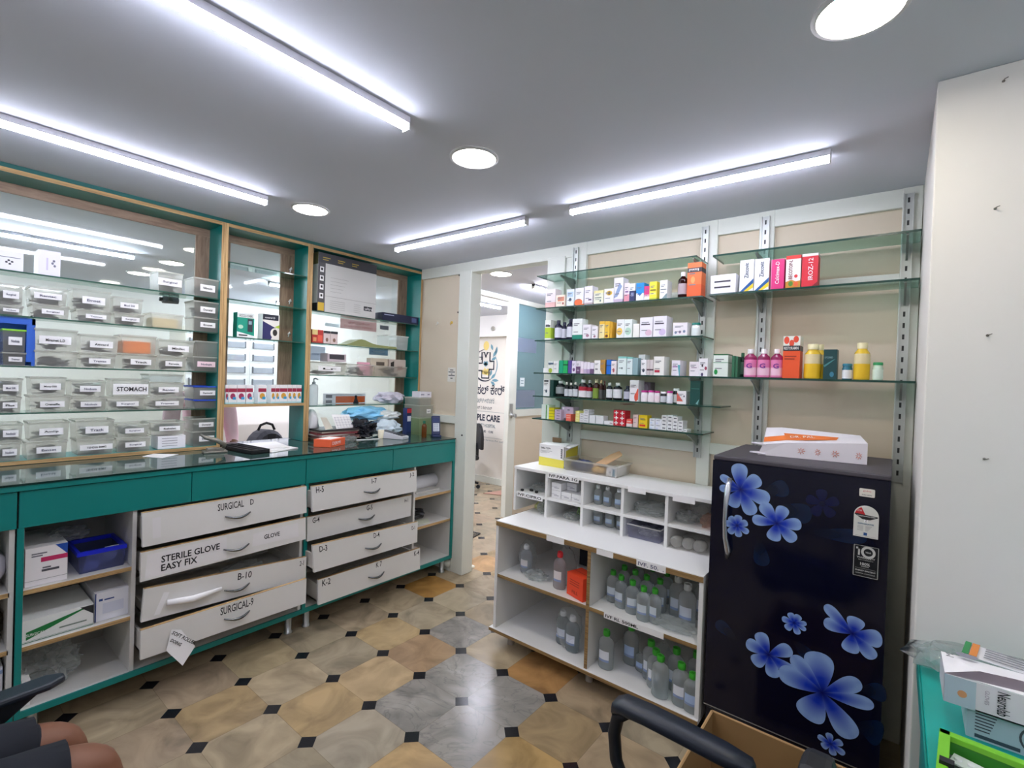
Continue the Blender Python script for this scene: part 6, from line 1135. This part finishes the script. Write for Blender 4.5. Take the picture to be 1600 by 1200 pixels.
mb.add([(0, 0, .0625), (.05, .0, .066), (.13, .02, .064), (.24, .05, .0635), (.34, .06, .063), (.34, 0, .0625)], [(0, 1, 2, 3, 4, 5)], mat('#f2f0f2', .5)); mb.add([(.045+.02*math.cos(math.radians(a)), .105+.012*math.sin(math.radians(a)), .0735) for a in range(0, 360, 24)], [tuple(range(15))], mat('#8a8a96', .6)); write(mb, 'M', (.02, .07, .074), (0, 1, 0), (-1, 0, 0), .018, .014, INK); mb.build('lid_flap', t)
t = thing('basket', 'lime green rectangular basket at bottom right of desk', 'basket', (.095, 1.395, z), math.radians(-5)); LG = mat('#7ac82c', .4); x1, y1 = .34, -.24
d = MB()
for a in ((0, x1, -.018, 0), (0, x1, y1, y1+.018), (0, .018, y1, 0), (x1-.018, x1, y1, 0)): d.box(*a, .032, .045, LG)
for a in ((.008, x1-.008, -.012, -.008), (.008, x1-.008, y1+.008, y1+.012), (.008, .012, y1+.008, -.008), (x1-.012, x1-.008, y1+.008, -.008)): d.box(*a, .0, .034, mat('#3f9a30', .4))
d.box(.01, x1-.01, y1+.01, -.01, 0, .003, mat('#8a8f8c', .5)); d.build('frame', t, bevel=.002)
MB().box(.004, .026, -.135, -.118, .02, .052, CHD).build('clip', t)
M4 = Matrix.Translation((.095, 1.395, z+.012)) @ Matrix.Rotation(math.radians(-5), 4, 'Z')
for k, (x_, y_, r_) in enumerate(((.07, -.05, -.2), (.13, -.10, -.9), (.19, -.09, -.7), (.25, -.14, .3))):
    T = M4 @ Matrix.Translation((x_, y_, .004*k)) @ Matrix.Rotation(r_, 4, 'Z'); d = MB().box(-.05, .05, -.018, .018, 0, .003, mat('#dfe6e0', .35), T=T)
    for j in range(5): d.lathe([(.007, .003), (.006, .006)], mat('#6a9a80' if k % 2 else '#e8eaea', .3), T=T @ Matrix.Translation((-.04+.02*j, 0, 0)), n=8)
    tag(d.build('blister_strip'), ('plain white strip nearest basket corner', 'green printed strip across middle of basket', 'second green printed strip in lime basket', 'rightmost strip in the lime basket')[k], 'blister strip', 'strips in the lime basket')
t = thing('wrapped_pack', 'clear plastic wrapped pack with green and orange label by pillar', 'pack', (.25, 1.745, z), math.radians(-10))
o = blob((0, 0, .045), (.20, .085, .05), FILM, 'wrapping', t, amp=.2, seed=101, flatbot=.9); o = blob((-.14, .0, .04), (.05, .06, .03), FILM2, 'gathered_end', t, amp=.5, seed=102, flatbot=.9)
d = MB().box(-.09, .06, -.055, .03, .092, .094, mat('#e8e8ea', .4))
for a, b_, c in ((-.09, -.078, '#2f8a4c'), (-.076, -.062, '#e08a3c'), (.035, .046, '#e08a3c'), (.048, .06, '#1f7a44')): d.box(a, b_, -.055, .03, .097, .0978, mat(c, .5))
for k in range(5): d.box(-.05, .02, -.045+.015*k, -.041+.015*k, .097, .0976, GT)
d.build('label', t)
# ================================================================ LOBBY AND DOORWAY VIEW
# painted sign on the lobby end wall
NVY, TLB, GLD = mat('#1c2438', .6), mat('#6a96a4', .6), mat('#e8cf78', .6); d = MB(); Y = 5.418; cx_, cz_ = -4.82, 1.735
t = thing('wall_sign', 'painted clinic logo and lettering on wall beyond the doorway', 'wall sign')
def arc(cx, cz, r, a0, a1, w0, w1, m_, n=28, o_=.001):
    P = []
    for k in range(n+1):
        a = math.radians(a0+(a1-a0)*k/n); w_ = w0+(w1-w0)*math.sin(math.pi*k/n); P += [(cx+(r-w_)*math.cos(a), Y-o_, cz+(r-w_)*math.sin(a)), (cx+(r+w_)*math.cos(a), Y-o_, cz+(r+w_)*math.sin(a))]
    d.add(P, [(2*k, 2*k+2, 2*k+3, 2*k+1) for k in range(n)], m_)
arc(cx_, cz_, .235, 95, 315, .002, .014, NVY); arc(cx_, cz_, .235, -60, 40, .002, .008, TLB)
def line(pts, w_, m_, o_=.002): d.tube([(cx_+x, Y-o_, cz_+zz) for x, zz in pts], w_, m_, n=4)
K = .0115
line([(-.16, -.08), (-.16, .12), (-.06, .12), (-.06, .03), (-.13, .03)], K, NVY); line([(-.07, .08), (-.07, .19), (-.02, .19), (.01, .12), (.04, .19), (.09, .19), (.09, .06)], K, NVY)
line([(.09, .06), (.17, .06), (.17, -.06), (.08, -.06)], K, NVY); line([(-.16, -.08), (-.06, -.08), (-.06, -.19), (.08, -.19), (.08, -.06)], K, NVY); line([(-.06, -.08), (-.06, -.1)], K, NVY)
def leafs(x, zz, a, ln, wd, m_):
    n = 8; P = [(x+ln*k/n*math.cos(a)-q*wd*math.sin(math.pi*k/n)*math.sin(a), zz+ln*k/n*math.sin(a)+q*wd*math.sin(math.pi*k/n)*math.cos(a)) for q in (1, -1) for k in (range(n+1) if q == 1 else range(n-1, 0, -1))]
    d.add([(cx_+p_, Y-.0012, cz_+q_) for p_, q_ in P], [tuple(range(len(P)))], m_)
leafs(.01, 0, math.radians(60), .07, .03, TLB); leafs(.01, 0, math.radians(120), .07, .03, TLB); leafs(.01, -.02, math.radians(90), .06, .04, TLB)
for a in (20, 60, 100, 140): leafs(.01, -.14, math.radians(a), .11, .028, GLD)
d.add([(cx_+.01+.055*math.cos(math.radians(a)), Y-.001, cz_+.29+.07*math.sin(math.radians(a))) for a in range(0, 360, 20)], [tuple(range(18))], GLD)
for x, zz, a, ln in ((.15, .12, 60, .12), (.14, .22, 110, .1), (.2, .15, 80, .13), (.12, .08, 20, .1), (.12, -.2, 40, .12), (.14, -.22, 0, .13), (.12, -.24, -30, .1), (-.15, -.2, 120, .1), (-.22, -.16, 170, .1), (.1, -.16, 70, .1)): leafs(x, zz, math.radians(a), ln, .022, TLB if x > 0 else NVY)
KF = 'NotoSansKannada-VariableFont_wdth,wght.woff2'; GD = mat('#6a7c80', .6)
def wl(txt, x0, x1, z0, h_, m_, f=None, bold=.0): write(d, txt, (x0, Y, z0), (1, 0, 0), (0, 0, 1), x1-x0, h_, m_, fnt=f, bold=bold, off=.001)
wl('ಪೀಪಲ್ ಕೇರ್', -5.20, -4.43, 1.30, .15, NVY, KF, .01); wl('ಮಲ್ಟಿಸ್ಪೆಷಾಲಿಟಿ ಆಸ್ಪತ್ರೆ', -5.22, -4.62, 1.17, .08, GD, KF); wl('ಕಾಳಜಿ · ಕೇರ್ · ನೆಮ್ಮದಿ', -5.14, -4.66, 1.08, .045, NVY, KF)
d.box(-5.6, -4.35, Y-.001, Y, 1.045, 1.049, GD)
wl('PEOPLE CARE', -5.14, -4.50, .905, .10, NVY, None, .035); wl('MULTISPECIALITY HOSPITAL', -5.18, -4.58, .815, .05, GD, None, .01); wl('COMPASSION  ·  CARE  ·  CURE', -5.14, -4.62, .735, .035, NVY, None, .02)
d.box(-5.6, -4.45, Y-.001, Y, .665, .668, GD); wl('(A unit of Healthcare Services Pvt. Ltd)', -5.2, -4.42, .61, .03, GD)
d.build('lettering', t)
office_chair('office_chair', 'black swivel chair half hidden behind doorway jamb', (-4.80, 4.92, 0), math.radians(150))
t = thing('clock', 'small round fitting on white bulkhead above the painted sign', 'wall fitting', (-4.58, 5.296, 2.26)); MB().lathe([(.03, 0), (.035, .012), (.03, .02)], mat('#b8b4a8', .5), T=Matrix.Rotation(math.pi/2, 4, 'X'), n=20).build('case', t); MB().lathe([(.024, .02), (.024, .0215)], mat('#8f8b80', .4), T=Matrix.Rotation(math.pi/2, 4, 'X'), n=20).build('face', t)
p = at(816, 597, x=-3.38); o = carton(p.y-.04, p.y+.045, -3.382, p.z-.05, p.z+.05, .002, '#dfe9ec', '2 6 8 7 #7a94a0;2 3 8 4 #7a94a0', axis='x', lines=False, name='notice'); tag(o, 'small pale notice on the frosted blue glass partition', 'notice')
t = thing('door_lock', 'round metal lock on door post past the doorway', 'lock', (-3.365, 4.24, 1.14)); MB().lathe([(.03, 0), (.03, .015), (.012, .02), (.012, .05), (.022, .055), (.022, .07)], STEEL, T=Matrix.Rotation(math.pi/2, 4, 'Y'), n=16).build('knob', t); MB().box(0, .006, -.025, .025, .02, .13, STEEL).build('plate', t)
# lobby storage wall with recessed pulls seen through the middle bay
t = thing('drawer_wall', 'white bank of drawers with grey pulls beyond middle bay', 'drawer unit'); LX = -6.0
MB().box(LX-.5, LX-.01, 1.9, 3.4, .9, 2.0, WALLW).build('carcass', t)
for r_ in range(5):
    for c in range(4):
        y0 = 2.06+.33*c; z0 = 1.845-.145*r_
        if y0 > 3.3: continue
        o = MB().box(LX-.01, LX, y0-.15, y0+.15, z0-.065, z0+.065, mat('#f2f2f5', .5)).build('drawer', t)
        MB().box(LX, LX+.014, y0-.115, y0+.115, z0-.045, z0+.02, mat('#a4a7b0', .4)).box(LX, LX+.02, y0-.125, y0-.115, z0-.045, z0+.03, mat('#6a6c74', .4)).box(LX, LX+.02, y0+.115, y0+.125, z0-.045, z0+.03, mat('#6a6c74', .4)).build('handle', o)
# backpack on a ledge beyond the opening
t = thing('backpack', 'dark grey backpack with black carry handle beyond serving opening', 'backpack', (-4.28, 1.985, .62), 0); GP = mat('#34363e', .85); BKP = mat('#17181c', .8)
n = 14
def hull(w_, h_, x_, y_=0): return [(x_, y_+w_*math.cos(math.pi*k/n), h_*(math.sin(math.pi*k/n)**.62)) for k in range(n+1)]
vs = []; 
for x_, sc in ((-.12, .9), (-.10, .98), (.06, 1), (.10, .93)): vs += [(x_, p_[1], p_[2]) for p_ in hull(.165*sc, .42*sc, x_)]
k1 = n+1; MB().add(vs, [(i*k1+j, i*k1+j+1, (i+1)*k1+j+1, (i+1)*k1+j) for i in range(3) for j in range(n)]+[tuple(range(k1)), tuple(range(3*k1, 4*k1))[::-1]], GP, smooth=False).build('pack_body', t)
MB().tube([(0, -.07, .41), (0, -.05, .455), (0, 0, .472), (0, .05, .455), (0, .07, .41)], .011, BKP).build('carry_handle', t)
MB().slab([(.098, -.02, .0), (.098, .035, .0), (.098, .02, .25), (.098, .035, .385), (.098, -.035, .385), (.098, -.02, .25)], (1, 0, 0), .006, BKP).build('shoulder_strap', t); MB().slab([(.097, -.11, 0), (.097, -.085, 0), (.097, -.085, .33), (.097, -.11, .31)], (1, 0, 0), .005, BKP).build('shoulder_strap', t)
t = thing('waiting_bench', 'light lobby bench under the backpack', 'bench'); MB().box(-4.6, -4.1, 1.5, 2.9, .56, .62, mat('#c9c9cc', .5)).build('seat', t)
for y in (1.6, 2.8): MB().box(-4.55, -4.15, y, y+.04, 0, .56, STEEL).build('leg', t)
# person in pink at the serving opening
PX, PY = -3.86, 1.33
J2 = {'pelvis': ((PX, PY, .80), (.15, .11)), 'waist': ((PX, PY, .98), (.14, .10)), 'chest': ((PX, PY, 1.18), (.155, .11)), 'neckb': ((PX, PY, 1.36), (.07, .06)), 'neck': ((PX, PY, 1.42), (.05, .05)), 'chin': ((PX+.02, PY, 1.48), (.075, .065)), 'head': ((PX, PY, 1.57), (.09, .075)), 'crown': ((PX, PY, 1.64), (.065, .06))}
E2 = [('pelvis', 'waist'), ('waist', 'chest'), ('chest', 'neckb'), ('neckb', 'neck'), ('neck', 'chin'), ('chin', 'head'), ('head', 'crown')]
for s_, nm_ in ((-1, 'l'), (1, 'r')):
    J2.update({nm_+'so': ((PX, PY+s_*.17, 1.32), (.062, .06)), nm_+'el': ((PX+.03, PY+s_*.20, 1.05), (.048, .046)), nm_+'fa': ((PX+.12, PY+s_*.17, .98), (.036, .034)), nm_+'wr': ((PX+.2, PY+s_*.13, .955), (.025, .022)), nm_+'pa': ((PX+.25, PY+s_*.12, .95), (.034, .016)), nm_+'hip': ((PX, PY+s_*.09, .74), (.095, .09)), nm_+'kn': ((PX+.01, PY+s_*.10, .45), (.065, .065)), nm_+'an': ((PX, PY+s_*.10, .09), (.045, .045)), nm_+'to': ((PX+.14, PY+s_*.11, .03), (.04, .028))})
    E2 += [('neckb', nm_+'so'), (nm_+'so', nm_+'el'), (nm_+'el', nm_+'fa'), (nm_+'fa', nm_+'wr'), (nm_+'wr', nm_+'pa'), ('pelvis', nm_+'hip'), (nm_+'hip', nm_+'kn'), (nm_+'kn', nm_+'an'), (nm_+'an', nm_+'to')]
PINK = mat('#e6c3cc', .8, noise=.04, scale=40)
pq = person('person', 'person in pale pink shirt just behind the serving opening edge', J2, E2, ((SKIN, PINK, mat('#2c2f3a', .8)), lambda c: 2 if c.z < .86 and c.x < PX+.16 else 1 if c.z < 1.385 and c.x < PX+.10 else 0), 'pelvis')
MB().lathe([(.082, -.02), (.092, .03), (.08, .07), (.04, .10)], mat('#141214', .9), T=Matrix.Translation((PX-.015, PY, 1.57)), n=18).build('hair', pq)
# ================================================================ SMALL WALL AND FLOOR BITS
p = at(706, 585, y=YW); o = carton(p.x-.045, p.x+.045, YW-.0025, p.z-.06, p.z+.055, .002, '#e4e0d6', '3 8 7 8.6 #33333a;1 6.6 9 7.2 #33333a;1 4.2 9 4.8 #33333a;4 5.2 6 5.7 #33333a;3.6 2.2 6.4 2.8 #33333a', lines=False, name='notice'); tag(o, 'small printed paper notice on wall left of doorway', 'notice')
for k, (px, py, c, lab) in enumerate(((684, 505, '#d8d6cc', 'white wall hook left of the yellow one'), (706, 504, '#d8b44c', 'yellow wall hook left of the doorway'), (718, 430, '#4a4036', 'dark bracket stub high on wall left of doorway'), (716, 488, '#4a4036', 'small dark screw on wall left of doorway'), (722, 680, '#2a2a2c', 'black screw head on doorway jamb'))):
    yy = YW-(.031 if px == 722 else .001); p = at(px, py, y=yy); q = MB().lathe([(.012 if k < 2 else .007, 0), (.010 if k < 2 else .006, .006)], mat(c, .5), T=Matrix.Translation((p.x, yy, p.z)) @ Matrix.Rotation(math.pi/2, 4, 'X'), n=12)
    if k < 2: q.tube([(p.x, yy-.006, p.z), (p.x, yy-.018, p.z-.01), (p.x, yy-.014, p.z-.022)], .003, mat(c, .5))
    tag(q.build('wall_hook' if k < 2 else 'screw'), lab, 'hook' if k < 2 else 'screw')
for k, (px, py) in enumerate(((1568, 127), (1555, 326), (1543, 524), (1538, 717))):
    p = at(px, py, y=1.855); q = MB().lathe([(.0035, 0), (.003, .003), (.0015, .003), (.0015, .008)], mat('#77726a', .5), T=Matrix.Translation((p.x, 1.8548, p.z)) @ Matrix.Rotation(math.pi/2, 4, 'X'), n=10).tube([(p.x, 1.843, p.z), (p.x+.008, 1.842, p.z+.003)], .0013, mat('#77726a', .5))
    tag(q.build('wall_screw'), ('topmost', 'second', 'third', 'lowest')[k]+' of the four screws left in the white pillar', 'screw', 'screws left in the pillar')
t = thing('floor_grate', 'triangular black grate in the floor just past doorway', 'grate'); G0, G1, G2 = at(731, 829, z=.002), at(731, 845, z=.002), at(750, 834, z=.002)
d = MB().tube([G0, G1, G2, G0], .008, INK, n=4)
for k in range(1, 7): d.tube([li(G0, G2, k/7), li(G1, G2, k/7)], .005, INK, n=4)
d.build('bars', t)
p = at(737, 887, z=0); tag(MB().lathe([(.02, 0.001), (.024, .002), (.024, .014), (.016, .018)], mat('#f0eee2', .5), T=Matrix.Translation((p.x, p.y, 0)), n=20).build('bottle_cap'), 'cream bottle cap lying on floor by the door jamb', 'cap')
p = at(785, 768, z=.002); tag(MB().slab([at(755, 771, z=.002), at(790, 766, z=.002), at(792, 772, z=.002), at(782, 774, z=.002)], (0, 0, 1), .006, mat('#b48c7c', .9)).build('doormat'), 'faded reddish mat on floor deep past doorway', 'mat')
tag(MB().tube([(.0, 2.755, .62), (.02, 2.758, .55), (.04, 2.76, .46), (.05, 2.755, .40)], .003, INK).build('power_cable'), 'black cable hanging in gap right of the fridge', 'cable')
from collections import Counter, defaultdict
def finish_labels():
    # a stacked item first says where in its stack it lies, then equal descriptions are told apart by their order
    cols = defaultdict(list)
    for it in ITEMS:
        d = it[1]; cols[(d.split('|')[0], it[2], '|' in d)].append(it)
    for (d, place, st), its in cols.items():
        cat, g = its[0][3], its[0][4]
        if not st:
            n = len(its); wn = {2: 'two', 3: 'three', 4: 'four', 5: 'five', 6: 'six', 7: 'seven', 8: 'eight'}.get(n, 'nine')
            for i, it in enumerate(its):
                p = '' if n == 1 else ('leftmost' if i == 0 else 'rightmost' if i == n-1 else 'middle' if n == 3 else ('', 'second', 'third', 'fourth', 'fifth', 'sixth', 'seventh', 'eighth')[i])+' of '+wn+' '
                tag(it[0], p+d+' on the '+place if place[:3] != '=> ' else p+d+place[2:], cat, g)
        else:
            stacks = []; 
            for it in its:
                if it[1].endswith('|bottom') or not stacks: stacks.append([])
                stacks[-1].append(it)
            for si, sk in enumerate(stacks):
                m_ = len(sk); w2 = '' if len(stacks) == 1 else ('left ' if si == 0 else 'right ' if si == len(stacks)-1 else ('second ' if si == 1 else 'third '))+'stack: '
                for i, it in enumerate(sk):
                    lv = 'lowest' if i == 0 else 'topmost' if i == m_-1 else 'middle' if m_ == 3 else 'second lowest' if i == 1 else 'second highest' if i == m_-2 else 'central'
                    tag(it[0], w2+lv+' '+d+' on the '+place, cat, g)
finish_labels()
